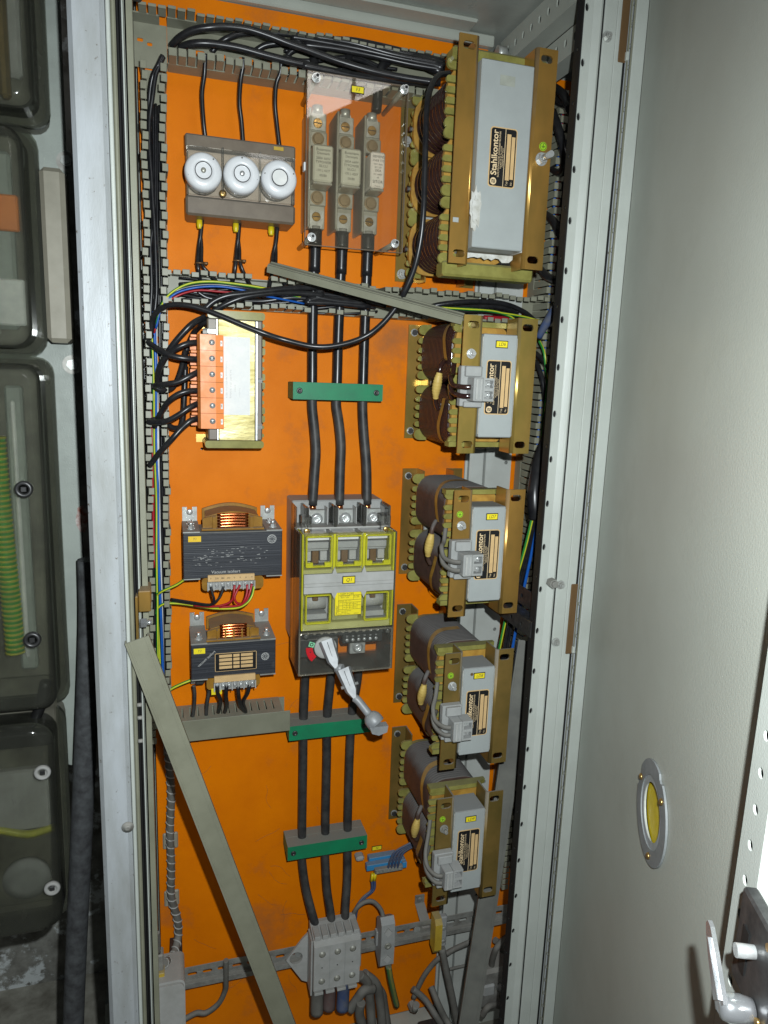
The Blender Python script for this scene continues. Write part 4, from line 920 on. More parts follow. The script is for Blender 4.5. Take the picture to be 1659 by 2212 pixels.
# ------------------------------------------------------------------ two black laminated transformers
def black_transformer(label, x0, x1, z0, z1, tilt, depth, cx0, cx1, tagname, tb, small):
    t = thing('transformer', label, 'transformer', ((x0 + x1) / 2, 0, z0))
    b = MB(); b.box(x0, x1, .022, depth, z0 + .0018, z1 - .0018, .001); core = b.build('lamination_stack', 'lamination', t)
    for s_ in (0, 1):
        xa, xb = (x0, x0 + .0245) if s_ == 0 else (x1 - .0245, x1)
        b = MB(); b.box(xa, xb, .003, depth + .0012, z0, z0 + .0017, .0003); b.build('lower_clamp_angle', 'galv', t)
        b = MB(); b.box(xa, xb, .003, depth + .0012, z1 - .0017, z1, .0003)
        xm = (xa + xb) / 2; e = .004
        b.prism([(xa + .001, z1 - .002), (xb - .001, z1 - .002), (xb - .001, z1 + .0225), (xm + e, z1 + .0225), (xm + e, z1 + .0130), (xm - e, z1 + .0130), (xm - e, z1 + .0225), (xa + .001, z1 + .0225)], .001, .0029)
        b.build('clamp_angle', 'galv', t)
        b = MB(); screw_head(b, xm, .003, z1 + .0145, .0050, .0028); b.build('foot_screw', 'steel', t)
        for dd, hh in ((.030, .007), (depth - .018, .011)):
            if small and dd == .030: continue
            b = MB(); b.cyl((xm, dd, z1), (xm, dd, z1 + .0010), .0060, n=14); b.cyl((xm, dd, z1 + .001), (xm, dd, z1 + .0055), .0050, n=6, smooth=False); b.cyl((xm, dd, z1 + .0055), (xm, dd, z1 + hh), .0030, n=10); b.build('stack_bolt', 'steel', t)
        b = MB(); b.cyl((xm, depth - .018, z0), (xm, depth - .018, z0 - .0042), .0055, n=12); b.build('stack_bolt', 'steel', t)
    # bobbin: amber flanges, arched winding above the core
    w = cx1 - cx0
    def arch(f0, f1, d0, d1, m, name, hmax, base=z1):
        pts = [(cx0 + w * f0, base)] + [(cx0 + w * (f0 + (f1 - f0) * k / 10), base + hmax * (.72 + .28 * math.sin(math.pi * k / 10))) for k in range(11)] + [(cx0 + w * f1, base)]
        bb = MB(); bb.prism(pts, d0, d1); return bb.build(name, m, t)
    H = .0315 if not small else .027
    arch(0, 1, depth - .014, depth - .0085, 'amber', 'bobbin_flange', H * .78)
    arch(.02, .98, .016, .021, 'amber', 'bobbin_flange', H * 1.0)
    arch(.06, .94, .0215, depth - .0145, 'amber', 'winding_wrap', H * .86)
    for k in range(5):
        b = MB(); zz = z1 + .005 + .0045 * k
        b.tube([(cx0 + w * .24, depth - .0080, zz), (cx0 + w * .5, depth - .0068, zz + .001), (cx0 + w * .76, depth - .0080, zz)], .0021, 6, sub=4); b.build('winding_turn', 'copper', t)
    for f in ((.16, .22), (.78, .84)) if not small else ((.17, .20), (.33, .36), (.49, .52), (.65, .68), (.81, .84)):
        MB().box(cx0 + w * f[0], cx0 + w * f[1], depth - .0084, depth - .003, z1 + .001, z1 + H * .66, .0005).build('bobbin_rib', 'amber', t)
    MB().box(cx0 - .002, cx1 + .002, depth - .0088, depth - .001, z1 + .0002, z1 + .0035, .0005).build('bobbin_sill', 'amber', t)
    b = MB(); b.prism(rrect(cx0 - .002, cx1 + .002, z0 - .021, z0, .006), .030, depth - .008); b.build('bobbin_underside', 'amber', t)
    return t
t1 = black_transformer('larger black laminated transformer with red and black wires, tagged T1', .0180, .1655, -.3100, -.2360, 0, .0835, .0470, .1360, 'T1', 0, False)
marker(t1, .0255, .0440, -.2515, -.2430, .0838, 'T1', m='label_yellow2', frame=False)
text('Vacuum isoliert', .0068, (.0800, .0840, -.2995), t1, 'ink_white')
def dial(t, x, z, d, s_, r=.0068):
    g = MB(); g.prism(circle(x, z, r, 26), d, d + .0003, 'd', [circle(x, z, r * .88, 26)]); g.prism(circle(x, z, r * .5, 20), d, d + .0003, 'd', [circle(x, z, r * .42, 20)])
    for k in range(10): a = 2 * math.pi * k / 10; g.box(x + r * .7 * math.cos(a) - .0006, x + r * .7 * math.cos(a) + .0006, d, d + .0003, z + r * .7 * math.sin(a) - .0007, z + r * .7 * math.sin(a) + .0007)
    g.build('date_stamp', 'ink_white', t); text(s_, r * .7, (x, d + .0004, z), t, 'ink_white')
dial(t1, .1495, -.2505, .0838, '1')
# scuffed print on the lamination edge
random.seed(11)
g = MB()
for k in range(70):
    x = random.uniform(.030, .142); z = random.uniform(-.292, -.262); l = random.uniform(.001, .006); g.box(x, x + l, .0836, .0838, z, z + random.choice((.0003, .0005)))
o_ = g.build('scuff_marks', 'ink_white', t1); o_['kind'] = 'stuff'
def strip_terminals(t, x0, x1, z, d, n, labels, m1='label_gold'):
    b = MB(); b.box(x0, x1, d - .010, d + .004, z - .0065, z + .0040, .0006); st = b.build('terminal_strip', m1, t)
    MB().box(x0 + .001, x1 - .001, d - .010, d, z - .0200, z - .0066).build('terminal_bed', 'plastic_grey_light', t)
    p = (x1 - x0) / n
    for k in range(n + 1): MB().box(x0 + p * k - .0007, x0 + p * k + .0007, d, d + .006, z - .0200, z - .0066).build('terminal_barrier', 'plastic_grey_light', t)
    for k in range(n):
        xc = x0 + p * (k + .5); b = MB(); b.box(xc - p * .34, xc + p * .34, d, d + .003, z - .0175, z - .0075, .0004); b.lathe((xc, d + .003, z - .0125), (0, 1, 0), [(p * .3, 0), (p * .3, .0012), (p * .2, .002)], 10); b.build('terminal_screw', 'steel', t)
        if labels: text(labels[k], .0036, (xc, d + .0042, z - .0012), st, 'ink')
    return p
strip_terminals(t1, .0530, .1230, -.3075, .0830, 8, ('0', '220', '380', '440', '0', '0', '6', '4'))
t2 = black_transformer('smaller black laminated transformer with gold rating plate, tagged T2', .0270, .1565, -.4720, -.4115, 0, .0840, .0520, .1310, 'T2', 0, True)
marker(t2, .0310, .0480, -.4280, -.4195, .0843, 'T2', m='label_yellow', frame=False)
text('vacuum isoliert', .0056, (.0500, .0846, -.4370), t2, 'ink_white', ang=42)
b = MB(); b.prism(rrect(.0625, .1265, -.4600, -.4300, .0015, 3), .0842, .0846); rp = b.build('rating_plate', 'label_gold', t2)
b = MB(); b.box(.0634, .1256, .0847, .0849, -.4592, -.4308); b.build('plate_field', 'label_black', rp)
for r_ in range(4):
    for c_, (xa, xb) in enumerate(((.0690, .0885), (.0905, .1000), (.1022, .1205))):
        MB().box(xa, xb, .0850, .0852, -.4370 - .0062 * r_, -.4325 - .0062 * r_).build('plate_cell', 'label_gold', rp)
dial(t2, .1400, -.4405, .0842, '4', .0062)
strip_terminals(t2, .0610, .1245, -.4705, .0840, 7, None)
# cable clip plate at its lower left
b = MB(); b.box(.0275, .0480, .030, .033, -.4990, -.4725, .0004); b.build('clip_plate', 'galv', t2)
b = MB(); b.box(.0340, .0480, .0335, .048, -.4960, -.4790, .002); b.build('relay_cap', 'plastic_dark', t2)
b = MB(); b.box(.0570, .0730, .080, .0805, -.4995, -.4890); b.build('equipment_tag', 'label_yellow', t2)


# ------------------------------------------------------------------ circuit breaker
mat('cast_grey', (0.30, 0.31, 0.32), .4, .2, col2=(0.24, 0.25, 0.26), scale=60, dust=.25)
t = thing('circuit_breaker', 'large circuit breaker in clear yellow-framed housing with grey lever, tagged Q1', 'circuit breaker', (.258, 0, -.455))
b = MB(); b.box(.1850, .3335, .001, .055, -.4280, -.1965, .002); b.build('body', 'plastic_grey', t)
b = MB(); b.box(.1850, .3335, .0552, .095, -.2350, -.2318, .0006); b.box(.1870, .3320, .0552, .086, -.3880, -.2352, .001); b.build('inner_wall', 'plastic_grey_light', t)
for xs_ in ((.1835, .1856), (.3322, .3343)):
    b = MB(); b.box(xs_[0], xs_[1], .056, .1370, -.4560, -.2325, .0004); b.box(xs_[0], xs_[1], .0555, .098, -.2320, -.1990, .0004); b.build('side_shroud', 'clear_dusty', t)
for x in (.2003, .2455, .2920, .3318):
    b = MB(); b.box(x - .0022, x + .0022, .0557, .100, -.2310, -.2000, .0005); b.build('divider', 'clear_cover', t)
for x in (.2225, .2690, .3155):
    b = MB(); b.box(x - .0135, x + .0135, .0557, .064, -.2365, -.2105, .001); lug = b.build('terminal_lug', 'galv', t)
    b = MB(); b.lathe((x, .0642, -.2250), (0, 1, 0), [(.0098, 0), (.0098, .001), (.0080, .0014), (.0074, .0050), (.0046, .0052), (.0044, .0012), (.0005, .0012)], 22); b.build('socket_screw', 'steel', lug)
    b = MB(); b.box(x - .0150, x - .0140, .0557, .080, -.2312, -.2050); b.box(x + .0140, x + .0150, .0557, .080, -.2312, -.2050); b.build('terminal_side', 'plastic_grey_light', t)
for x in (.1995, .3255):
    b = MB(); b.box(x - .0075, x + .0075, .080, .1060, -.2445, -.2130, .001); b.build('corner_post', 'clear_cover', t)
    b = MB(); screw_head(b, x, .1062, -.2355, .0050, .0022); b.build('cover_screw', 'brass', t)
# arc chambers seen through the windows
cols = (.2125, .2585, .3045)
for i, x in enumerate(cols):
    b = MB(); b.box(x - .0178, x + .0178, .087, .126, -.2455, -.2375, .0008); b.build('chamber_lip', 'label_white', t)
    b = MB(); b.box(x - .0185, x + .0185, .087, .120, -.2600, -.2495, .001); b.box(x - .0185, x + .0185, .087, .116, -.2640, -.2606, .0008); b.build('arc_chute', 'plastic_grey', t)
    for s_ in (-1, 1): MB().box(x + s_ * .0125 - .0055, x + s_ * .0125 + .0055, .087, .112, -.2810, -.2650, .001).build('chamber_block', 'plastic_grey_light', t)
    b = MB(); b.box(x - .0055, x + .0055, .087, .110, -.2860, -.2650, .001); b.build('contact', 'hinge_brown', t)
    if i != 1:
        b = MB(); b.lathe((x - .0185, .098, -.3470), (1, 0, 0), [(.0150, 0), (.0150, .037)], 20); b.build('arc_chute', 'plastic_grey_light', t)
        b = MB(); b.box(x - .0045, x + .0045, .100, .1160, -.3440, -.3300, .001); b.build('contact', 'hinge_brown', t)
        b = MB(); b.box(x - .0185, x + .0185, .087, .118, -.3730, -.3640, .0008); b.build('chamber_lip', 'plastic_grey', t)
    else:
        b = MB(); b.box(x - .0205, x + .0205, .087, .124, -.3740, -.3300, .001); b.build('label_carrier', 'plastic_grey', t)
wins = [rrect(x - .0190, x + .0190, -.2830, -.2370, .002, 2) for x in cols] + [rrect(x - .0185, x + .0185, -.3720, -.3280, .002, 2) for x in (cols[0], cols[2])]
b = MB(); b.prism(rrect(.1872, .3308, -.3830, -.2320, .002, 2), .1330, .1375, 'd', wins); b.build('cover_frame', 'clear_yellow', t)
for w_ in wins:
    xs_ = [p[0] for p in w_]; zs_ = [p[1] for p in w_]; xa, xb, za, zb = min(xs_), max(xs_), min(zs_), max(zs_)
    MB().box(xa, xb, .1340, .1352, za, zb).build('window_pane', 'clear_clean', t)
    b = MB(); e = .0011
    b.box(xa - e, xa + e, .1310, .1395, za, zb, .0005); b.box(xb - e, xb + e, .1310, .1395, za, zb, .0005); b.box(xa, xb, .1310, .1392, zb - e, zb + e, .0005); b.box(xa, xb, .1310, .1392, za - e, za + e, .0005)
    if za > -.3: b.box(xa - .001, xa + .010, .1312, .1388, za - .001, za + .006, .0005); b.box(xb - .010, xb + .001, .1312, .1388, za - .001, za + .006, .0005)
    b.build('window_rim', 'yellow_edge', t)
for x in (.2355, .2815): MB().box(x - .0020, x + .0020, .1376, .1400, -.2940, -.2330, .0005).build('cover_rib', 'yellow_edge', t)
for x in (.1880, .3300): MB().box(x - .0012, x + .0012, .090, .1376, -.3830, -.2330, .0004).build('cover_rib', 'yellow_edge', t)
b = MB(); b.prism([(.1890, -.3230), (.2310, -.3230), (.2355, -.3330), (.2400, -.3230), (.2770, -.3230), (.2815, -.3330), (.2860, -.3230), (.3290, -.3230), (.3290, -.2930), (.2850, -.2930), (.2815, -.2830), (.2780, -.2930), (.2390, -.2930), (.2355, -.2830), (.2320, -.2930), (.1890, -.2930)], .1395, .1440); b.build('centre_band', 'plastic_grey_light', t)
MB().box(.1890, .3290, .1441, .1458, -.3125, -.3065, .0008).build('band_ridge', 'plastic_grey_light', t)
marker(t, .2470, .2670, -.3090, -.2970, .1461, 'Q1')
b = MB(); b.box(.2380, .2790, .1396, .1402, -.3605, -.3240); rl = b.build('rating_label', 'label_yellow', t)
text('NZM 9-250', .0042, (.2560, .1404, -.3268), rl); text('Moeller', .0046, (.2410, .1404, -.3520), rl, ang=90)
for k, (za, s1, s2) in enumerate(((-.3310, '1600 A 50-60Hz', 'AC 660V'), (-.3335, '4000 A  660V', 'DC 440V'), (-.3390, 'VDE 0660  IEC 157-1', ''), (-.3545, 'Ueberstromausloeser', ''), (-.3570, '160-250 A', ''), (-.3595, 'Made in Germany', 'NZM 9'))):
    text(s1, .0024, (.2530, .1404, za + .0008), rl); 
    if s2: text(s2, .0024, (.2715, .1404, za + .0008), rl)
g = MB()
for z_ in (-.3292, -.3365, -.3405, -.3455, -.3515): g.box(.2435, .2785, .1403, .1404, z_ - .0002, z_ + .0002)
g.box(.2433, .2436, .1403, .1404, -.3600, -.3245); g.box(.2665, .2668, .1403, .1404, -.3365, -.3245)
for k in range(6): g.box(.2440 + .0057 * k, .2443 + .0057 * k, .1403, .1404, -.3515, -.3405)
g.build('label_rules', 'ink', rl)
for r_ in range(2):
    text('160 180 200 220 250', .0024, (.2610, .1404, -.3430 - .0055 * r_), rl)
b = MB(); b.box(.1885, .3295, .0865, .1290, -.3850, -.3750, .0008); b.build('pale_filler_bar', 'plastic_grey_light', t)  # pale filler added behind the cover frame to lighten it
b = MB(); b.box(.1885, .3295, .0865, .1290, -.3265, -.2900, .0008); b.build('pale_filler_bar', 'plastic_grey_light', t)  # second pale filler, added to lighten the frame at mid height
for x in (.2355, .2815): MB().box(x - .0022, x + .0022, .0865, .1290, -.2895, -.2365, .0005).build('pale_filler_wall', 'plastic_grey_light', t)  # pale fillers added between the windows to lighten the cover
# lower clear cover with auxiliary terminals behind it
b = MB(); b.box(.1836, .3328, .1340, .1358, -.4560, -.3865, .0005); b.build('lower_cover', 'clear_clean', t)
b = MB(); b.box(.1836, .3328, .056, .1338, -.4572, -.4550, .0004); b.box(.1836, .3328, .120, .1338, -.3885, -.3868, .0004); b.build('cover_edge', 'clear_dusty', t)
b = MB(); b.prism(rrect(.1838, .3326, -.4558, -.3866, .002, 2), .1359, .1372, 'd', [rrect(.1862, .3302, -.4535, -.3890, .0015, 2)]); b.build('cover_bead', 'clear_dusty', t)
b = MB(); b.box(.1900, .3260, .090, .112, -.4040, -.3890, .001); b.box(.2600, .3260, .090, .106, -.4210, -.4045, .001); b.build('auxiliary_block', 'plastic_dark', t)
for k in range(11):
    x = .2010 + .0114 * k; b = MB(); b.lathe((x, .1121, -.3965), (0, 1, 0), [(.0033, 0), (.0033, .002), (.0020, .0022), (.0018, .0004), (.0003, .0004)], 12); b.build('auxiliary_terminal', 'tin' if k < 9 else 'steel', t)
for k in range(6):
    x = .2670 + .0096 * k; b = MB(); b.lathe((x, .1061, -.4150), (0, 1, 0), [(.0028, 0), (.0028, .0015), (.0012, .002)], 10); b.build('auxiliary_terminal', 'steel', t)
    text(str(22 + 2 * k + (8 if k > 3 else 0)), .0036, (x, .1063, -.4090), t, 'ink_white')
for x in (.1950, .3250): b = MB(); b.lathe((x, .1359, -.3925), (0, 1, 0), [(.0045, 0), (.0042, .0022), (.002, .0032)], 14); b.build('cover_screw', 'clear_cover', t)
b = MB(); b.box(.2750, .3010, .085, .095, -.4440, -.4225, .001); lug = b.build('terminal_lug', 'galv', t)
b = MB(); b.lathe((.2880, .0952, -.4330), (0, 1, 0), [(.0088, 0), (.0088, .001), (.0070, .0014), (.0066, .0045), (.0040, .0047), (.0038, .0012), (.0005, .0012)], 20); b.build('socket_screw', 'steel', lug)
b = MB(); b.box(.1900, .2500, .086, .1180, -.4340, -.4050, .001); b.build('lever_gear', 'plastic_dark', t)
b = MB(); b.lathe((.2250, .1360, -.4120), (0, 1, 0), [(.0175, 0), (.0175, .003), (.0160, .004), (.0120, .0045)], 26); b.build('lever_dial', 'plastic_grey_light', t)
def oblock(mb, a, b_, w0, w1, th, nose=0.0):
    """bar from a to b, width in the plane facing the viewer, tapering, with a pointed nose"""
    a = Vector(a); b_ = Vector(b_); e = (b_ - a).normalized(); f = Vector((0, 1, 0)); f = (f - e * f.dot(e)).normalized(); s_ = e.cross(f)
    prof = [(-.5, w0), (.5 - nose, w1), (.5, w1 * (.35 if nose else 1))]
    L = (b_ - a).length; c = (a + b_) / 2; vs = []
    for k, w in prof:
        for su, sf in ((-1, 0), (-.7, 1), (.7, 1), (1, 0), (.7, -.6), (-.7, -.6)): vs.append(c + e * L * k + s_ * w / 2 * su + f * th / 2 * sf)
    n = 6; fs = [(j * n + i, j * n + (i + 1) % n, (j + 1) * n + (i + 1) % n, (j + 1) * n + i) for j in range(2) for i in range(n)] + [list(range(n)), list(range(2 * n, 3 * n))]
    mb._add(vs, fs)
hp = [(0.2239,0.1460,-0.3968), (0.2357,0.1650,-0.4351), (0.2448,0.1720,-0.4339), (0.2586,0.1920,-0.4731), (0.2635,0.1960,-0.4758), (0.2795,0.2080,-0.4962)]
b = MB(); oblock(b, hp[0], hp[1], .0235, .0185, .016, .25); oblock(b, hp[2], hp[3], .0235, .0180, .016, .25); lev = b.build('lever', 'cast_grey', t)
b = MB(); b.tube([hp[1], hp[2]], .0070, 10, sub=2); b.build('lever_shaft', 'cast_grey', lev)
b = MB(); b.tube([hp[3], hp[4], hp[5]], .0060, 12, sub=4); b.build('lever_shaft', 'cast_grey', lev)
for q in (0, 2):
    a_ = Vector(hp[q]).lerp(Vector(hp[q + 1]), .22); e = (Vector(hp[q + 1]) - Vector(hp[q])).normalized()
    b = MB(); b.tube([Vector(hp[q]) + Vector((0, .0088, 0)), Vector(hp[q]).lerp(Vector(hp[q + 1]), .5) + Vector((0, .0085, 0)), Vector(hp[q]).lerp(Vector(hp[q + 1]), .8) + Vector((.002, .0075, 0))], .0005, 5, sub=2); b.build('lever_seam', 'dark_steel', lev)
b = MB(); e = (Vector(hp[5]) - Vector(hp[4])).normalized()
b.lathe(Vector(hp[5]) - e * .004, tuple(e), [(.0062, 0), (.0100, .003), (.0130, .008), (.0136, .014), (.0136, .0190), (.0130, .0196), (.0010, .0198)], 22); b.build('lever_knob', 'cast_grey', lev)
b = MB(); q0 = Vector(hp[5]) + e * .0160; b.prism([(q0.x - .0135, q0.z + .0010), (q0.x + .0150, q0.z + .0005), (q0.x + .0135, q0.z - .0095), (q0.x + .0010, q0.z - .0135), (q0.x - .0095, q0.z - .0095)], q0.y - .004, q0.y + .0095); b.build('lever_paddle', 'cast_grey', lev)
b = MB(); b.cyl(Vector(hp[2]).lerp(Vector(hp[3]), .6) + Vector((-.013, 0, -.002)), Vector(hp[2]).lerp(Vector(hp[3]), .6) + Vector((.013, 0, .004)), .0025, n=8); b.build('lever_pin', 'steel', lev)
# switch position signs: green O, red +, arc
b = MB(); b.prism([(.1985, -.4085), (.2065, -.4115), (.2090, -.4040), (.2010, -.4010)], .1360, .1365); sg = b.build('position_sign', 'sign_green', t); text('O', .0072, (.2037, .1367, -.4062), sg, 'ink', bold=.0003)
arc = [(.2250 + r * math.cos(R_(a)), -.4120 + r * math.sin(R_(a))) for r, aa in ((.0195, range(178, 228, 8)), (.0300, range(226, 177, -8))) for a in aa]
b = MB(); b.prism(arc, .1360, .1365); sg = b.build('position_sign', 'sign_red', t); text('+', .0075, (.2022, .1367, -.4185), sg, 'ink', ang=25); text('I', .0050, (.2060, .1367, -.4285), sg, 'ink', ang=50)
t['label'] = t['label']

# ------------------------------------------------------------------ bottom terminals on the mounting rail
t = thing('mounting_rail', 'dusty slotted mounting rail running across the bottom of the cabinet', 'rail', (.31, 0, -1.055))
zc = -1.0335
b = MB()
b.prism([(-.026, zc - .0125), (.665, zc - .0125), (.665, zc + .0125), (-.026, zc + .0125)], .042, .0435, 'd', [rrect(x, x + .0165, zc - .0032, zc + .0032, .003, 3) for x in [-.012 + .0255 * i for i in range(26)]])
b.box(-.026, .665, .0436, .0500, zc + .0113, zc + .0125); b.box(-.026, .665, .0436, .0500, zc - .0125, zc - .0113)
b.box(-.026, .665, .0501, .0515, zc + .0113, zc + .0215, .0003); b.box(-.026, .665, .0501, .0515, zc - .0215, zc - .0113, .0003)
b.build('rail', 'galv_dusty', t)
for xa in (.4455,):
    b = MB(); b.box(xa, xa + .019, .001, .004, -1.0130, -.9960, .0004); b.build('support_foot', 'galv_dusty', t)
    b = MB(); b._add([(xa, .004, -1.013), (xa + .019, .004, -1.013), (xa + .026, .042, -1.050), (xa + .006, .042, -1.050), (xa, .001, -1.013), (xa + .019, .001, -1.013), (xa + .026, .039, -1.050), (xa + .006, .039, -1.050)], [(0, 1, 2, 3), (7, 6, 5, 4), (0, 3, 7, 4), (1, 5, 6, 2), (0, 4, 5, 1), (3, 2, 6, 7)]); b.build('support_arm', 'galv_dusty', t)
    b = MB(); screw_head(b, xa + .0095, .0041, -1.0040, .0048, .002); b.build('foot_screw', 'galv_dusty', t)
b = MB(); b.box(-.015, .006, .001, .0400, -1.0480, -.9900, .0006); b.build('support_foot', 'dark_steel', t)
for x in (.436, .208): b = MB(); b.cyl((x, .0436, zc), (x, .0465, zc), .0065, n=16); b.build('rail_screw', 'galv', t)

t = thing('terminal_block', 'dusty grey three-pole terminal block where the heavy cables end', 'terminal block', (.265, .05, -1.066))
b = MB(); b.prism([(.0530, -1.0500), (.0960, -1.0680), (.1010, -1.0660), (.1010, -.9780), (.0930, -.9700), (.0600, -.9620), (.0530, -.9620)], .2250, .3080, 'x'); b.build('housing', 'plastic_grey_light', t)
for k in range(6):
    x = .2265 + .0140 * k; b = MB(); b.box(x, x + .0105, .0700, .0975, -.9680, -.9600, .0008); b.build('entry_lip', 'plastic_grey_light', t)
for k in range(2):
    x = .2530 + .0275 * k; MB().box(x - .0005, x + .0005, .1011, .1015, -1.066, -.979).build('pole_joint', 'plastic_grey', t)
for zr in (-.9935, -1.0480):
    for k in range(3):
        x = .2395 + .0275 * k; b = MB(); b.lathe((x, .1012, zr), (0, 1, 0), [(.0060, 0), (.0060, .0004), (.0046, .0006), (.0042, .0022), (.0016, .0028), (.0004, .0022)], 16); b.build('terminal_screw', 'tin', t)
for k in range(3): MB().cyl((.2395 + .0275 * k, .1012, -1.0205), (.2395 + .0275 * k, .1014, -1.0205), .0012, n=8).build('test_point', 'ink', t)
for k in range(4): MB().box(.2265 + .0205 * k, .2425 + .0205 * k, .0965, .1035, -1.0740, -1.0690, .0006).build('foot_lip', 'plastic_grey_light', t)
b = MB(); b.prism([(.1830, -1.0300), (.2120, -.9920), (.2245, -.9800), (.2245, -1.0850), (.2120, -1.0780)], .0560, .0600, 'd', [circle(.2010, -1.0290, .0118, 22)]); b.build('end_bracket', 'plastic_grey_light', t)
b = MB(); b.box(.2215, .2246, .0602, .0920, -1.0830, -.9720, .0008); b.build('end_wall', 'plastic_grey_light', t)
b = MB(); b.box(.3085, .3150, .055, .0850, -1.0500, -.9850, .001); b.build('end_plate', 'plastic_grey', t)

t = thing('earth_terminal', 'grey screw terminal on the rail with green and yellow wire below', 'terminal', (.365, .05, -1.07))
b = MB(); b.prism([(.0530, -1.0560), (.0760, -1.0680), (.0840, -1.0600), (.0860, -1.0150), (.0840, -.9760), (.0740, -.9660), (.0530, -.9800)], .3520, .3775, 'x'); b.build('housing', 'plastic_grey', t)
for z in (-.9900, -1.0450): b = MB(); b.prism([(.3640, z - .0090), (.3720, z), (.3640, z + .0090), (.3570, z)], .0850, .0875); b.build('pressure_plate', 'plastic_grey_light', t)
b = MB(); b.lathe((.3645, .0861, -1.0175), (0, 1, 0), [(.0062, 0), (.0062, .0016), (.0034, .002), (.003, .0008), (.0005, .0008)], 14); b.build('terminal_screw', 'tin', t)
b = MB(); b.box(.3490, .3810, .0525, .0640, -1.0350, -1.0050, .001); b.build('rail_foot', 'plastic_grey', t)
t = thing('earth_terminal', 'yellow and grey terminal on the rail below the lowest reactor', 'terminal', (.475, .05, -1.07))
b = MB(); b.prism([(.0520, -1.0640), (.0700, -1.0690), (.0760, -1.0600), (.0760, -1.0060), (.0700, -.9970), (.0520, -.9950)], .4610, .4750, 'x'); b.build('housing', 'yellow_plastic', t)
b = MB(); b.box(.4752, .4900, .0520, .0640, -1.0660, -1.0010, .002); b.build('side_plate', 'plastic_grey', t)
for z in (-1.0240, -1.0520): b = MB(); b.lathe((.4825, .0641, z), (0, 1, 0), [(.0042, 0), (.0040, .0022), (.002, .003)], 12); b.build('terminal_screw', 'galv', t)
# neutral bar
t = thing('neutral_bar', 'small blue neutral bar with blue wires, beside yellow N tag', 'terminal bar', (.375, 0, -.905))
b = MB(); b.box(.3365, .4120, .018, .030, -.9020, -.8900, .0008); b.box(.3440, .3980, .004, .0178, -.8960, -.8850, .0008); b.box(.404, .4125, .012, .036, -.903, -.891, .0006); b.build('holder', 'blue_plastic', t)
b = MB(); b.box(.3500, .4040, .0302, .0395, -.9040, -.8950, .0008); b.build('bar', 'galv_dusty', t)
for k in range(7): b = MB(); b.cyl((.3540 + .0073 * k, .0396, -.8995), (.3540 + .0073 * k, .0412, -.8995), .0024, n=8); b.build('bar_screw', 'tin', t)
b = MB(); b.box(.3180, .3340, .004, .022, -.8860, -.8760, .003); b.build('bracket', 'plastic_grey', t)
for k in range(2): b = MB(); b.cyl((.3470 + .0055 * k, .034, -.9050), (.3450 + .0055 * k, .034, -.9200), .0030, n=8); b.build('ferrule', 'yellow_ferrule', t)
tg = thing('equipment_tag', 'small yellow tag marked N on the orange plate', 'tag', (.363, 0, -.885)); marker(tg, .3535, .3735, -.8830, -.8735, .0004, 'N')
# spiral-wrapped cable with two saddles
pth = [(-0.0084,0.0200,-0.5785), (-0.0092,0.0200,-0.6193), (-0.0088,0.0200,-0.6454), (-0.0069,0.0200,-0.6985), (-0.0102,0.0200,-0.7652), (-0.0096,0.0200,-0.8340), (-0.0107,0.0200,-0.8921), (-0.0015,0.0200,-0.9367), (-0.0006,0.0200,-0.9730), (-0.0097,0.0500,-0.9830), (-0.0238,0.0900,-0.9599)]
t = thing('spiral_wrapped_cable', 'grey cable in spiral wrap running down the lower left of the plate', 'cable', pth[-1])
MB().tube(pth, .0066, 10).build('sheath', 'cable_grey', t)
sp = spline(pth, 26); hel = []
L_ = 0
for i, p in enumerate(sp):
    if i: L_ += (sp[i] - sp[i - 1]).length
    tt = (sp[min(i + 1, len(sp) - 1)] - sp[max(0, i - 1)]).normalized(); u_ = Vector((0, 1, 0)); u_ = (u_ - tt * u_.dot(tt)).normalized(); v_ = tt.cross(u_); a = L_ / .0145 * 2 * math.pi
    hel.append(p + (u_ * math.cos(a) + v_ * math.sin(a)) * .0068)
MB().tube(hel, .0013, 5, sub=1).build('spiral_wrap', 'plastic_grey_light', t)
for k, z in enumerate((-.6220, -.7960, -.9080)):
    q = tag(MB().box(-.0225 if k else -.018, .0025, .001, .0065, z - .0150, z + .0150, .002).build('cable_saddle', 'pvc_beige', None, origin=(-.01, 0, z)), ('upper', 'middle', 'lowest')[k] + ' beige adhesive saddle behind the spiral-wrapped cable', 'cable saddle', 'cable saddles')
# junction parts in the lower left corner
t = thing('junction_box', 'rounded grey plastic box in the bottom left corner', 'box', (-.018, .05, -1.16))
b = MB(); b.prism(rrect(-.0460, .0085, -1.1600, -.9680, .010), .060, .120); b.build('housing', 'plastic_grey_light', t)
b = MB(); b.prism(rrect(-.0440, .0065, -1.1550, -.9720, .008), .1202, .1240); b.build('lid', 'plastic_grey_light', t)
t = thing('terminal', 'small bare metal terminal with yellow block above the bottom left box', 'terminal', (-.033, .09, -.985))
MB().box(-.0430, -.0240, .085, .1050, -.9600, -.9300, .002).build('metal_block', 'galv_dusty', t)
MB().box(-.0440, -.0230, .088, .1080, -.9830, -.9612, .001).build('yellow_block', 'yellow_plastic', t)
b = MB(); b.tube([(-.036, .10, -.930), (-.038, .105, -.90), (-.037, .11, -.885)], .0030, 8); b.tube([(-.031, .10, -.930), (-.030, .105, -.90), (-.031, .11, -.882)], .0026, 8); b.build('wire_stub', 'cable_grey', t)

# cabinet floor parts
MB().box(-.03, .50, -.003, .055, -1.300, -1.2640, .002).build('plate_ledge', 'inner_steel', cab)
MB().box(-.10, .80, -.06, .30, -1.43, -1.40).build('bottom_panel', 'grime', cab)
MB().box(.44, .50, .06, .12, -1.262, -1.225, .003).build('corner_gusset', 'dark_steel', cab)

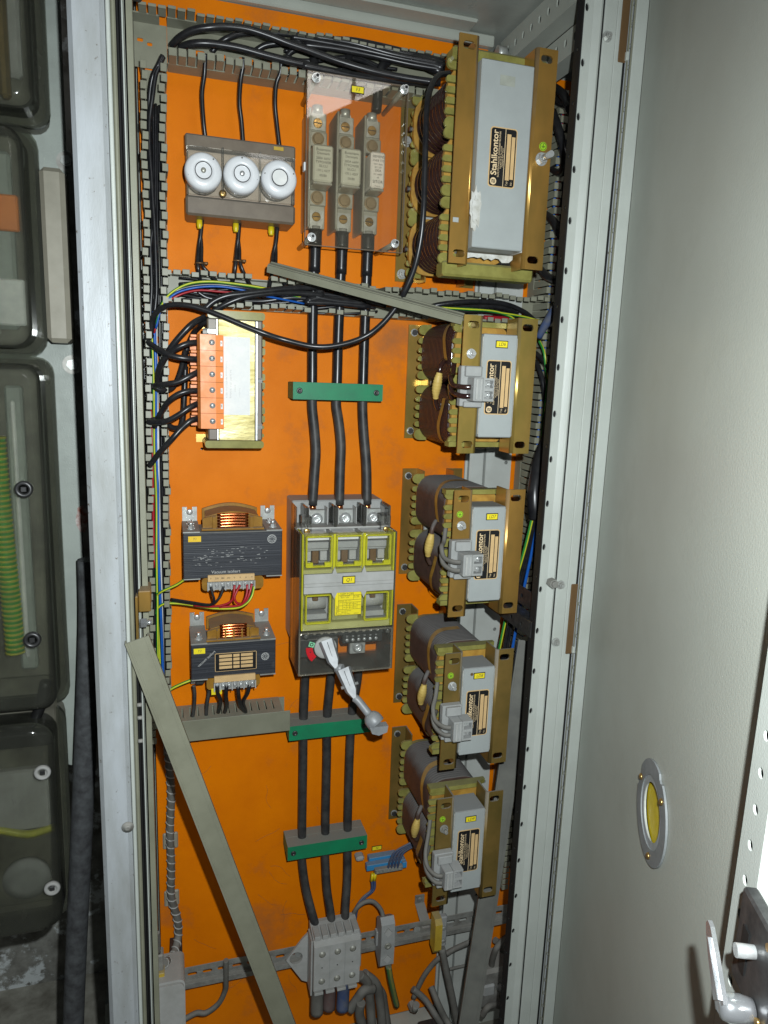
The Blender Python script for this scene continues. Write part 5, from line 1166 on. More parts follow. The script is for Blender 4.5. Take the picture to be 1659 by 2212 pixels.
# ------------------------------------------------------------------ wires and cables
def cable(pts, r, m, label, name='cable', group=None, n=10, sub=6):
    return tag(MB().tube(pts, r, n, sub).build(name, m, None, origin=tuple(pts[-1])), label, 'cable', group)
def wire(pts, r, m, label, group=None, stripe=None):
    if stripe is None: return cable(pts, r, m, label, 'wire', group, 7)
    t = thing('wire', label, 'wire', tuple(pts[-1]), group)
    MB().tube(pts, r, 8, 6).build('sheath', m, t)
    sp = spline(pts, 6); off = []
    for i, p in enumerate(sp):
        tt = (sp[min(i + 1, len(sp) - 1)] - sp[max(0, i - 1)]).normalized(); u_ = Vector((.3, 1, .2)); u_ = (u_ - tt * u_.dot(tt)).normalized(); off.append(p + u_ * r * .45)
    MB().tube(off, r * .68, 6, 1).build('stripe', stripe, t); return t
# bundle in the top duct
cable([(0.0155,0.0500,0.4281), (0.0259,0.0650,0.4337), (0.0430,0.0750,0.4410), (0.0637,0.0800,0.4454), (0.0865,0.0800,0.4499), (0.1132,0.0800,0.4512), (0.1403,0.0800,0.4478), (0.1680,0.0800,0.4424)] + [(0.1962,0.0800,0.4381), (0.2358,0.0800,0.4312), (0.2832,0.0850,0.4237), (0.3287,0.0900,0.4196), (0.3818,0.1000,0.4163)], .0048, 'cable', 'thickest black cable arching over the top duct toward the large reactor')
cable([(0.0260,0.0500,0.4272), (0.0399,0.0600,0.4296), (0.0573,0.0640,0.4319), (0.0787,0.0640,0.4332), (0.1058,0.0640,0.4329), (0.1425,0.0640,0.4292), (0.1802,0.0640,0.4262), (0.2090,0.0640,0.4253)] + [(0.1912,0.0660,0.4238), (0.2392,0.0660,0.4217), (0.2886,0.0660,0.4211), (0.3450,0.0660,0.4241), (0.3919,0.0800,0.4247)], .0050, 'cable', 'lower thick black cable lying along the edge of the top duct')
cable([(0.0691,0.0300,0.4355), (0.0780,0.0350,0.4452), (0.0897,0.0400,0.4523), (0.1081,0.0400,0.4607), (0.1361,0.0400,0.4659), (0.1741,0.0400,0.4707), (0.2129,0.0400,0.4728)] + [(0.2157,0.0450,0.4712), (0.2692,0.0500,0.4691), (0.3226,0.0600,0.4600), (0.3971,0.0700,0.4538)], .0040, 'cable', 'black cable under the big arch, rising out of the top duct left part')
cable([(0.1270,0.0300,0.4443), (0.1425,0.0350,0.4534), (0.1646,0.0400,0.4578), (0.1935,0.0400,0.4628)] + [(0.1790,0.0420,0.4667), (0.2212,0.0450,0.4661), (0.2749,0.0500,0.4634), (0.3370,0.0600,0.4560), (0.3988,0.0700,0.4503)], .0042, 'cable', 'black cable entering the top duct in its middle')
cable([(0.1715,0.0280,0.4421), (0.1814,0.0320,0.4535), (0.2002,0.0360,0.4601), (0.2257,0.0360,0.4658)] + [(0.1980,0.0400,0.4609), (0.2431,0.0450,0.4605), (0.2975,0.0500,0.4576), (0.3516,0.0600,0.4508), (0.4005,0.0700,0.4468)], .0042, 'cable', 'black cable dipping into the top duct above the left main fuse')
cable([(0.2116,0.0400,0.4241), (0.2133,0.0300,0.4426), (0.2167,0.0280,0.4562), (0.2298,0.0300,0.4672), (0.2534,0.0350,0.4750), (0.2984,0.0450,0.4719), (0.4007,0.0600,0.4593)], .0068, 'cable', 'thick black cable down to the left main fuse')
cable([(0.2593,0.0400,0.4347), (0.2635,0.0300,0.4525), (0.2707,0.0280,0.4668), (0.2855,0.0300,0.4727), (0.3170,0.0400,0.4705), (0.4038,0.0600,0.4572)], .0068, 'cable', 'thick black cable down to the middle main fuse')
cable([(0.3065,0.0420,0.3866), (0.3074,0.0420,0.4019), (0.3074,0.0450,0.4186), (0.3082,0.0450,0.4362), (0.3176,0.0400,0.4544), (0.3329,0.0450,0.4635), (0.3586,0.0550,0.4611), (0.4004,0.0700,0.4481)], .0072, 'cable', 'thick black cable down to the right main fuse')
cable([(0.2317,0.0200,0.4799), (0.2894,0.0250,0.4820), (0.3430,0.0400,0.4681), (0.3977,0.0700,0.4427)], .0060, 'cable', 'thick black cable at the back of the top duct')
# the long loose loop
cable([(0.3891,0.1200,0.4224), (0.3618,0.1500,0.4044), (0.3384,0.1850,0.3708), (0.3302,0.2000,0.3358), (0.3292,0.2050,0.2939), (0.3299,0.2050,0.2484), (0.3303,0.2050,0.2184), (0.3297,0.2000,0.1817), (0.3251,0.1900,0.1444), (0.3154,0.1750,0.1110)] + [(0.3318,0.1600,0.1343), (0.3187,0.1500,0.1044), (0.3001,0.1400,0.0772), (0.2758,0.1300,0.0563), (0.2397,0.1250,0.0428), (0.2036,0.1200,0.0389)] + [(0.1610,0.1100,0.0468), (0.1324,0.1100,0.0544), (0.1032,0.1050,0.0645), (0.0743,0.1000,0.0752), (0.0506,0.0950,0.0833), (0.0269,0.0900,0.0878), (0.0049,0.0820,0.0868), (-0.0095,0.0720,0.0795), (-0.0175,0.0620,0.0684), (-0.0208,0.0550,0.0491), (-0.0285,0.0500,0.0382)], .0039, 'cable', 'long loose black cable looping from the large reactor across to the left duct', n=12)
# black wires of the orange-terminal transformer
TW = [[(0.0424,0.0850,0.0384), (0.0293,0.0900,0.0358), (0.0164,0.0900,0.0300), (0.0052,0.0850,0.0216), (-0.0063,0.0750,0.0082), (-0.0125,0.0600,-0.0103), (-0.0125,0.0500,-0.0291)],
      [(0.0421,0.0850,0.0149), (0.0290,0.0900,0.0152), (0.0130,0.0900,0.0169), (-0.0028,0.0850,0.0220), (-0.0170,0.0700,0.0307), (-0.0251,0.0550,0.0382), (-0.0194,0.0500,0.0477)],
      [(0.0419,0.0850,-0.0032), (0.0319,0.0900,-0.0085), (0.0156,0.0900,-0.0173), (-0.0005,0.0850,-0.0212), (-0.0168,0.0650,-0.0246), (-0.0072,0.0600,-0.0303), (0.0094,0.0500,-0.0250), (0.0200,0.0400,-0.0025), (0.0274,0.0300,0.0271)],
      [(0.0415,0.0850,-0.0291), (0.0283,0.0900,-0.0301), (0.0137,0.0900,-0.0355), (0.0006,0.0850,-0.0468), (-0.0095,0.0700,-0.0638), (-0.0191,0.0550,-0.0837)],
      [(0.0413,0.0850,-0.0475), (0.0296,0.0900,-0.0534), (0.0148,0.0900,-0.0638), (-0.0032,0.0850,-0.0736), (-0.0261,0.0650,-0.0763), (-0.0114,0.0600,-0.0729), (0.0083,0.0500,-0.0855), (0.0204,0.0400,-0.0790), (0.0247,0.0300,-0.0372), (0.0270,0.0300,0.0047)],
      [(0.0410,0.0850,-0.0687), (0.0309,0.0900,-0.0719), (0.0177,0.0900,-0.0839), (0.0044,0.0900,-0.0993), (-0.0123,0.0800,-0.1191), (-0.0270,0.0600,-0.1405)]]
for i, p in enumerate(TW): cable(p, .0042, 'cable', ('topmost', 'second', 'third', 'fourth', 'fifth', 'lowest')[i] + ' black wire plugged into the orange terminals, counted from the top', 'wire', 'wires on the orange terminals')
cable([(0.0533,0.0700,0.0744), (0.0363,0.0850,0.0636), (0.0200,0.0850,0.0466), (0.0069,0.0800,0.0299), (-0.0030,0.0700,0.0133), (-0.0099,0.0550,-0.0036), (-0.0113,0.0500,-0.0239)], .0045, 'cable', 'black wire from the top of the foil-fronted transformer curving into left duct', 'wire')
cable([(0.0598,0.0700,0.0723), (0.0504,0.0600,0.0658), (0.0444,0.0400,0.0599), (0.0379,0.0300,0.0498), (0.0275,0.0250,0.0237), (0.0253,0.0250,-0.0024)], .0045, 'cable', 'black wire behind the orange terminals', 'wire')
# mid duct bundle
MW = [([(-0.0125,0.0500,0.0629), (-0.0047,0.0550,0.0892), (0.0085,0.0600,0.1058), (0.0314,0.0600,0.1194), (0.0609,0.0600,0.1248), (0.0942,0.0600,0.1243), (0.1282,0.0600,0.1220), (0.1636,0.0550,0.1182), (0.2010,0.0450,0.1122), (0.2311,0.0400,0.1085)], .0020, 'wire_green', 'wire_yellow', 'green-yellow earth wire arching over the wires at left of the middle duct'),
      ([(-0.0135,0.0500,0.0563), (-0.0048,0.0550,0.0843), (0.0117,0.0600,0.1036), (0.0378,0.0600,0.1142), (0.0708,0.0600,0.1189), (0.1026,0.0600,0.1170), (0.1368,0.0600,0.1109), (0.1733,0.0500,0.1074), (0.2020,0.0400,0.1049)], .0016, 'wire_blue', None, 'blue wire in the left part of the middle duct'),
      ([(-0.0152,0.0450,0.0565), (-0.0063,0.0520,0.0877), (0.0118,0.0580,0.1070), (0.0379,0.0580,0.1174), (0.0709,0.0580,0.1216), (0.1113,0.0580,0.1194), (0.1555,0.0500,0.1156), (0.2018,0.0400,0.1188), (0.2309,0.0400,0.1198)], .0030, 'cable', None, 'upper black wire of the arching bunch in the middle duct'),
      ([(-0.0162,0.0450,0.0498), (-0.0064,0.0520,0.0828), (0.0149,0.0580,0.1015), (0.0445,0.0560,0.1121), (0.0777,0.0560,0.1124), (0.1115,0.0560,0.1130), (0.1643,0.0500,0.1205), (0.2017,0.0400,0.1248), (0.2308,0.0400,0.1242)], .0016, 'wire_red', None, 'red wire among the bunch in the middle duct'),
      ([(0.0539,0.0600,0.0858), (0.0672,0.0620,0.0980), (0.0854,0.0640,0.1064), (0.1107,0.0640,0.1113), (0.1452,0.0620,0.1180), (0.1807,0.0580,0.1241), (0.2286,0.0500,0.1282)] + [(0.2161,0.0500,0.1163), (0.2503,0.0500,0.1111), (0.2958,0.0500,0.1102)], .0046, 'cable', None, 'thick black cable rising over the lower edge of the middle duct'),
      ([(0.0675,0.0550,0.0854), (0.0857,0.0600,0.0960), (0.1109,0.0620,0.1066), (0.1454,0.0600,0.1140), (0.1812,0.0550,0.1177), (0.2288,0.0500,0.1170)] + [(0.2033,0.0500,0.1069), (0.2504,0.0500,0.1074), (0.3014,0.0500,0.1055)], .0046, 'cable', None, 'second thick black cable beside the lower edge of the middle duct'),
      ([(0.0451,0.0400,0.1118), (0.0618,0.0400,0.1037), (0.0959,0.0400,0.1034), (0.1394,0.0400,0.1045), (0.1830,0.0450,0.1119), (0.2300,0.0450,0.1115)] + [(0.2182,0.0400,0.1137), (0.2712,0.0400,0.1171), (0.3260,0.0400,0.1129)], .0036, 'cable', None, 'black cable low in the middle duct behind the heavy cables'),
      ([(0.1512,0.0400,0.1179), (0.1921,0.0400,0.1194), (0.2444,0.0400,0.1203), (0.2984,0.0400,0.1137), (0.3317,0.0400,0.1081)], .0036, 'cable', None, 'black cable passing behind the heavy cables in the middle duct'),
      ([(0.3967,0.0400,0.1095), (0.4214,0.0500,0.1167), (0.4627,0.0550,0.1228), (0.5071,0.0550,0.1251), (0.5400,0.0500,0.1227), (0.5736,0.0400,0.1147), (0.5990,0.0300,0.1031)], .0040, 'cable', None, 'thick black cable arching at the right end of the middle duct'),
      ([(0.4027,0.0400,0.1059), (0.4362,0.0500,0.1111), (0.4791,0.0520,0.1167), (0.5251,0.0500,0.1178), (0.5614,0.0400,0.1113)], .0034, 'cable', None, 'black cable below the arch at the right end of the middle duct'),
      ([(0.4113,0.0400,0.1064), (0.4598,0.0500,0.1086), (0.5105,0.0500,0.1103), (0.5593,0.0450,0.1054)], .0034, 'cable', None, 'lowest black cable at the right end of the middle duct'),
      ([(0.4073,0.0500,0.1107), (0.4483,0.0560,0.1114), (0.4857,0.0580,0.1114), (0.5188,0.0580,0.1089), (0.5541,0.0550,0.1066), (0.5818,0.0500,0.1036), (0.6072,0.0450,0.0971), (0.6220,0.0400,0.0703), (0.6260,0.0350,0.0196)], .0020, 'wire_green', 'wire_yellow', 'green-yellow wire curving into the right duct beside LD6 reactor'),
      ([(0.4198,0.0550,0.1110), (0.4613,0.0600,0.1106), (0.5057,0.0600,0.1106), (0.5357,0.0550,0.1060), (0.5541,0.0500,0.0993)], .0020, 'wire_green', 'wire_yellow', 'shorter green-yellow wire at the right end of the middle duct'),
      ([(0.5029,0.0350,0.1015), (0.5335,0.0350,0.1018), (0.5799,0.0300,0.1020)], .0045, 'wire_red', None, 'red cable at the right end of the middle duct')]
for p, r, m_, st, lab in MW: wire(p, r, m_, lab, None, st)
# left duct wires
def lw(xs_, d, z_top, z_bot, r, m_, lab, st=None):
    n = len(xs_); return wire([(x, d + .004 * math.sin(i * 1.7), z_top + (z_bot - z_top) * i / (n - 1)) for i, x in enumerate(xs_)], r, m_, lab, None, st)
wire([(0.0034,0.0500,0.4139), (-0.0025,0.0500,0.4014), (-0.0098,0.0450,0.3888), (-0.0142,0.0400,0.3697), (-0.0168,0.0350,0.3421), (-0.0180,0.0350,0.3074), (-0.0185,0.0350,0.2723), (-0.0172,0.0350,0.2370), (-0.0145,0.0350,0.1997)] + [(-0.0183,0.0350,0.1712), (-0.0181,0.0350,0.1455), (-0.0181,0.0350,0.1130), (-0.0205,0.0350,0.0799), (-0.0215,0.0350,0.0382), (-0.0214,0.0350,-0.0040), (-0.0221,0.0350,-0.0556), (-0.0213,0.0350,-0.0905)], .0032, 'cable', 'black cable bowing along the upper left duct')
wire([(0.0047,0.0500,0.4124), (-0.0004,0.0500,0.4017), (-0.0063,0.0480,0.3883), (-0.0104,0.0450,0.3652), (-0.0157,0.0400,0.3321), (-0.0165,0.0400,0.2975), (-0.0147,0.0400,0.2627), (-0.0137,0.0400,0.2310), (-0.0122,0.0400,0.1990)] + [(-0.0115,0.0400,0.1614), (-0.0112,0.0400,0.1292), (-0.0117,0.0400,0.1047), (-0.0147,0.0400,0.0799), (-0.0178,0.0400,0.0549), (-0.0187,0.0400,0.0130), (-0.0191,0.0400,-0.0381), (-0.0195,0.0400,-0.0901)], .0032, 'cable', 'second black cable bowing along the upper left duct')
lw([-.018, -.019, -.018, -.020, -.021, -.022, -.022, -.023], .030, .08, -.50, .0028, 'cable', 'black wire low in the left duct beside the blue one')
lw([-.016, -.015, -.017, -.0165, -.0175, -.0165, -.0155, -.015], .042, .08, -.52, .0023, 'wire_blue', 'blue wire running down the left duct')
lw([-.0195, -.0185, -.0200, -.0190, -.0205, -.021, -.0195, -.020], .046, .06, -.54, .0019, 'wire_green', 'green-yellow wire running down the left duct', 'wire_yellow')
lw([-.0225, -.022, -.0235, -.0240, -.0235], .040, -.06, -.30, .0020, 'wire_red', 'red wire in the left duct beside the larger black transformer')
lw([-.021, -.0205, -.0225, -.0225, -.0215], .036, -.06, -.305, .0020, 'wire_red', 'second red wire in the left duct beside the larger black transformer')
lw([-.014, -.0145, -.0155, -.0150, -.0150], .036, .06, -.50, .0022, 'label_white', 'white wire in the left duct')
lw([-.023, -.0245, -.025, -.0255, -.025], .034, .05, -.52, .0026, 'cable', 'outer black wire low in the left duct')
lw([-.0205, -.0215, -.022, -.0205, -.0195], .050, -.34, -.56, .0019, 'wire_green', 'lower green-yellow wire in the left duct', 'wire_yellow')
# wires of the larger black transformer
wire([(0.0573,0.0880,-0.3202), (0.0598,0.0900,-0.3317), (0.0616,0.0900,-0.3419), (0.0553,0.0850,-0.3501), (0.0287,0.0700,-0.3494), (-0.0010,0.0550,-0.3473)], .0020, 'cable', 'left black wire hanging from the larger black transformer')
wire([(0.0760,0.0880,-0.3212), (0.0720,0.0900,-0.3344), (0.0654,0.0900,-0.3431), (0.0543,0.0850,-0.3511), (0.0324,0.0700,-0.3526), (0.0009,0.0550,-0.3505)], .0020, 'cable', 'right black wire hanging from the larger black transformer')
for k, (u0, u1, v1) in enumerate(((740, 700, 985), (785, 775, 1000), (840, 800, 1005), (875, 845, 980))):
    pass
wire([(0.0925,0.0880,-0.3201), (0.0913,0.0920,-0.3309), (0.0879,0.0920,-0.3428), (0.0766,0.0900,-0.3498), (0.0581,0.0850,-0.3533), (0.0324,0.0700,-0.3547)], .0019, 'wire_red', 'first red wire from the left under the larger black transformer', 'red wires under the black transformer')
wire([(0.1007,0.0880,-0.3205), (0.0955,0.0920,-0.3291), (0.0919,0.0940,-0.3383), (0.0953,0.0940,-0.3466), (0.1031,0.0920,-0.3497)], .0019, 'wire_red', 'second red wire from the left under the larger black transformer', 'red wires under the black transformer')
wire([(0.1116,0.0880,-0.3201), (0.1108,0.0920,-0.3319), (0.1067,0.0940,-0.3432), (0.0993,0.0920,-0.3515), (0.0694,0.0850,-0.3550)], .0019, 'wire_red', 'third red wire from the left under the larger black transformer', 'red wires under the black transformer')
wire([(0.1185,0.0880,-0.3194), (0.1156,0.0920,-0.3302), (0.1106,0.0940,-0.3424), (0.1031,0.0920,-0.3508)], .0019, 'wire_red', 'fourth red wire from the left under the larger black transformer', 'red wires under the black transformer')
wire([(0.1220,0.0860,-0.3242), (0.1185,0.0920,-0.3364), (0.1106,0.0940,-0.3475), (0.0956,0.0900,-0.3560), (0.0658,0.0820,-0.3578), (0.0437,0.0700,-0.3574), (0.0157,0.0600,-0.3545), (-0.0086,0.0550,-0.3540), (-0.0200,0.0500,-0.3621), (-0.0224,0.0500,-0.3722)], .0021, 'wire_green', 'green-yellow wire looping from larger black transformer to left duct', None, 'wire_yellow')
wire([(0.0199,0.0700,-0.3127), (0.0069,0.0650,-0.3225), (-0.0118,0.0600,-0.3320), (-0.0213,0.0500,-0.3406)], .0021, 'wire_green', 'green-yellow wire from the left foot of the larger black transformer', None, 'wire_yellow')
wire([(0.0261,0.0600,-0.4810), (0.0116,0.0600,-0.4860), (-0.0038,0.0580,-0.4939), (-0.0137,0.0500,-0.5073)], .0024, 'wire_green', 'green-yellow wire from the left foot of the smaller black transformer', None, 'wire_yellow')
for k, p in enumerate(([(0.0653,0.0880,-0.4808), (0.0663,0.0860,-0.4945), (0.0712,0.0750,-0.5129), (0.0693,0.0500,-0.5444)], [(0.0798,0.0880,-0.4822), (0.0789,0.0860,-0.5000), (0.0814,0.0700,-0.5229), (0.0794,0.0500,-0.5455)], [(0.0974,0.0880,-0.4860), (0.0985,0.0860,-0.5020), (0.1030,0.0700,-0.5273), (0.1131,0.0500,-0.5496)], [(0.1151,0.0880,-0.4856), (0.1124,0.0860,-0.4991), (0.1070,0.0700,-0.5212), (0.1131,0.0500,-0.5481)])):
    wire(p, .0032, 'cable', ('first', 'second', 'third', 'fourth')[k] + ' black wire from the left between smaller black transformer and short duct', 'wires into the short duct')
for k, p in enumerate(([(0.0311,0.0500,-0.4945), (0.0325,0.0500,-0.5076), (0.0317,0.0500,-0.5272), (0.0289,0.0450,-0.5513)], [(0.0538,0.0500,-0.4967), (0.0546,0.0500,-0.5098), (0.0514,0.0500,-0.5292), (0.0501,0.0450,-0.5514)])):
    wire(p, .0030, 'cable_dusty', ('left', 'right')[k] + ' dark wire beside the relay cap under the smaller black transformer')
# right duct bundle
RB = [(.628, .055, 'cable', .0048), (.639, .050, 'cable', .0045), (.648, .056, 'cable', .0040), (.633, .040, 'cable', .0045), (.643, .036, 'cable', .0045), (.621, .035, 'wire_blue', .0024), (.625, .030, 'wire_red', .0024)]
for k, (x, d, m_, r) in enumerate(RB):
    pts = [(x + random.uniform(-.004, .004), d + random.uniform(-.006, .006), .44 - 1.3 * i / 9) for i in range(10)]
    wire(pts, r, m_, ('frontmost', 'second', 'third', 'fourth', 'fifth', 'blue', 'red')[k] + ' long upright cable in the right duct', 'cables in the right duct')
for k, p in enumerate(([(0.6040,0.0300,0.4648), (0.5930,0.0800,0.4364), (0.5842,0.1200,0.4027)], [(0.6077,0.0200,0.4531), (0.6020,0.0600,0.4329), (0.5951,0.1000,0.4154)], [(0.5933,0.0500,0.4209), (0.5919,0.0800,0.3813), (0.5988,0.0900,0.3440), (0.6115,0.0600,0.3311), (0.6139,0.0200,0.3478)], [(0.6120,0.0200,0.2766), (0.6057,0.0600,0.2549), (0.5998,0.0900,0.2331)], [(0.6114,0.0000,0.2010), (0.6025,0.0500,0.1743), (0.6035,0.0900,0.1588)])):
    cable(p, .0068, 'cable', ('topmost', 'second', 'third', 'fourth', 'lowest')[k] + ' thick black cable curving out beside the right post, counted from the top', 'cable', 'cables beside the right post')
b = [(0.5840,0.1300,-0.0755), (0.5649,0.1500,-0.1092), (0.5518,0.1650,-0.1362), (0.5434,0.1750,-0.1634), (0.5429,0.1800,-0.1897), (0.5470,0.1800,-0.2075)]
t = thing('cable', 'thick black heat-shrink covered cable end beside LD7 reactor', 'cable', tuple(b[-1])); MB().tube([(b[0][0], b[0][1], b[0][2] + .10)] + b, lambda q: .0070 + .0045 * min(1, q * 2.2), 14).build('sheath', 'cable', t)
text('0 50 215', .0052, (b[4][0] + .001, b[4][1] + .0118, b[4][2] - .004), t, 'ink_white', ang=86)
for k, (m_, dx) in enumerate((('wire_blue', .0055), ('cable', -.003), ('wire_green', -.008), ('cable', .000))):
    e = b[-1]; wire([(e[0] + dx * .5, e[1] - .004, e[2] + .005), (e[0] + dx, e[1] - .014, e[2] - .05), (e[0] + dx * 1.6 - .004, e[1] - .04, e[2] - .16), (e[0] + dx * 2 - .01, e[1] - .06, e[2] - .30)], .0026, m_, ('blue', 'left black', 'green-yellow', 'right black')[k] + ' core coming out of the heat-shrink cable end', 'cores of the heat-shrink cable', 'wire_yellow' if m_ == 'wire_green' else None)
p = [(0.5587,0.1700,0.1088), (0.5553,0.1600,0.0961), (0.5517,0.1500,0.0830), (0.5498,0.1400,0.0683)]
t = thing('cable', 'blue-grey sleeved cable slanting beside the right post above LD6', 'cable', tuple(p[-1])); MB().tube(p, lambda q: .0085 - .0035 * q, 12).build('sheath', 'wire_blue_dusty', t)
for k, p in enumerate(([(0.5900,0.0600,0.0472), (0.5896,0.0900,0.0336), (0.5887,0.1100,0.0206), (0.5902,0.1200,0.0016)], [(0.5965,0.0500,0.0343), (0.5914,0.0800,0.0125), (0.5936,0.0900,-0.0120), (0.5945,0.1000,-0.0446), (0.5918,0.1100,-0.0770)])): cable(p, .0042, 'cable', ('upper', 'lower')[k] + ' black cable swinging out of the right duct beside LD6', 'cable')
wire([(0.5829,0.0800,0.0675), (0.5828,0.1000,0.0477), (0.5891,0.1000,0.0174), (0.5935,0.1000,-0.0117), (0.5908,0.1000,-0.0446), (0.5901,0.1000,-0.1013)], .0022, 'wire_green', 'green-yellow wire hanging beside the right duct', None, 'wire_yellow')
# cables round the bottom terminals
cable([(0.3604,0.0700,-0.9768), (0.3570,0.0600,-0.9620), (0.3433,0.0550,-0.9467), (0.3259,0.0550,-0.9444), (0.3105,0.0550,-0.9564), (0.3039,0.0550,-0.9773), (0.3026,0.0600,-0.9983)], .0040, 'cable_grey', 'grey cable arching from the screw terminal to the terminal block')
for k in range(2): wire([(.3452 + .0055 * k, .034, -.9150)] + [(p[0] + .004 * k, p[1], p[2]) for p in [(0.3458,0.0350,-0.9381), (0.3286,0.0350,-0.9523), (0.3147,0.0350,-0.9752), (0.3113,0.0350,-1.0085)]], .0026, 'wire_blue_dusty', ('left', 'right')[k] + ' dusty wire below the blue neutral bar', 'wires below the neutral bar')
for k in range(4): wire([(p[0] + .006 * k, p[1], p[2] - .001 * k) for p in [(0.3751,0.0360,-0.8997), (0.3772,0.0450,-0.8728), (0.3852,0.0500,-0.8534), (0.4104,0.0600,-0.8335)]], .0022, 'wire_blue_dusty', ('first', 'second', 'third', 'fourth')[k] + ' blue wire from the left rising from the neutral bar', 'blue wires on the neutral bar')
wire([(0.3730,0.0700,-1.0768), (0.3787,0.0700,-1.1079), (0.3878,0.0650,-1.1450), (0.3968,0.0600,-1.1793)], .0055, 'wire_green_dusty', 'thick green and yellow earth wire under the screw terminal', None, 'wire_yellow_dusty')
for k, (p, m_) in enumerate((([(0.2359,0.0850,-1.0699), (0.2355,0.0850,-1.0937), (0.2345,0.0900,-1.1237)], 'cable_grey'), ([(0.2581,0.0850,-1.0706), (0.2578,0.0850,-1.0961), (0.2561,0.0900,-1.1197)], 'wire_red_dusty'), ([(0.2834,0.0850,-1.0704), (0.2833,0.0850,-1.1026), (0.2814,0.0900,-1.1279)], 'wire_blue_dusty'))):
    cable(p, .0115, m_, ('dusty black', 'dusty reddish', 'dusty blue')[k] + ' thick core below the grey terminal block')
for k, p in enumerate(([(0.3175,0.0700,-1.0831), (0.3327,0.0700,-1.1032), (0.3401,0.0700,-1.1481), (0.3416,0.0800,-1.1886)], [(0.3292,0.0600,-1.0920), (0.3539,0.0600,-1.1212), (0.3629,0.0600,-1.1638), (0.3659,0.0700,-1.2054)], [(0.3384,0.0500,-1.1101), (0.3668,0.0500,-1.1508), (0.3741,0.0500,-1.1833), (0.3785,0.0600,-1.2191)], [(0.2979,0.0800,-1.1438), (0.3132,0.0800,-1.1215), (0.3243,0.0800,-1.1080), (0.3450,0.0700,-1.1194)], [(0.3163,0.0900,-1.1223), (0.3141,0.0900,-1.1446), (0.3209,0.0900,-1.1761)])):
    cable(p, .0085, 'cable_grey', ('leftmost', 'second', 'third', 'crossing', 'short')[k] + ' dusty grey cable hanging beside the terminal block', 'cable', 'dusty cables by the terminal block')
cable([(0.4785,0.0700,-1.0615), (0.4862,0.0800,-1.1046), (0.4958,0.0900,-1.1515), (0.5078,0.1000,-1.2130)], .0065, 'cable_grey', 'dusty grey cable hanging from the yellow terminal')
cable([(0.5431,0.0600,-1.0714), (0.5133,0.0500,-1.0905), (0.4844,0.0450,-1.1089), (0.4625,0.0400,-1.1393), (0.4481,0.0400,-1.1669), (0.4382,0.0400,-1.1923)], .0050, 'cable_grey', 'dusty grey cable sweeping from the rear upright to the lower left')
cable([(0.4317,0.0500,-1.1602), (0.4541,0.0600,-1.1803), (0.4662,0.0800,-1.1947), (0.4791,0.0900,-1.2155)], .0060, 'cable_grey', 'dusty grey cable crossing low in front of the rear upright')
cable([(0.6175,0.0200,-1.1193), (0.6341,0.0200,-1.1374), (0.6421,0.0200,-1.1754)], .0065, 'cable_grey', 'short dusty cable arch at the far lower right')
cable([(0.6103,0.0200,-1.1625), (0.6278,0.0200,-1.1685), (0.6432,0.0200,-1.1903)], .0065, 'cable_grey', 'second short dusty cable arch at the far lower right')
cable([(0.0783,0.0560,-1.0076), (0.0782,0.0560,-1.0271), (0.0782,0.0540,-1.0510), (0.0773,0.0500,-1.0744), (0.0657,0.0500,-1.0988), (0.0439,0.0500,-1.1126), (0.0275,0.0500,-1.1088), (0.0069,0.0600,-1.1057)], .0046, 'cable_grey', 'dusty cable hanging over the rail at lower left')
t = thing('cable_gland', 'small dusty metal cable gland low on the orange plate', 'cable gland', (.45, .02, -1.24))
b = MB(); p = [(0.4378,0.0300,-1.2125)][0]; b.cyl(p, (p[0] + .002, p[1] + .014, p[2] - .004), .0085, n=6, smooth=False); b.cyl((p[0] + .002, p[1] + .014, p[2] - .004), (p[0] + .003, p[1] + .020, p[2] + .014), .0065, n=12); b.build('gland_body', 'galv_dusty', t)

# ------------------------------------------------------------------ what stands left of the cabinet
t = thing('machine_frame', 'grey-green painted steel frame with bolts left of the cabinet', 'machine frame', (-.15, 0, -.62))
b = MB(); b.prism([(-.40, -.55), (-.1500, -.6400), (-.1300, -.40), (-.1275, .70), (-.40, .70)], -.012, 0); b.build('panel', 'machine_paint', t)
for x, z in ((-.1275, .2780), (-.1320, .0010)):
    b = MB(); b.cyl((x, .0005, z), (x, .0020, z), .0135, n=24); b.build('washer', 'galv_dusty', t)
    b = MB(); b.cyl((x, .0021, z), (x, .0085, z), .0078, n=6, smooth=False); b.cyl((x, .0085, z), (x, .011, z), .0050, n=14); b.build('bolt', 'galv', t)
random.seed(5); out = [(-.1285 + .0085 * (1 + random.uniform(-.2, .2)) * math.cos(k * .33), -.2290 + .0215 * (1 + random.uniform(-.15, .15)) * math.sin(k * .33)) for k in range(19)]
b = MB(); b.prism(out, .0003, .0010); b.build('flaked_patch', 'rust', t)
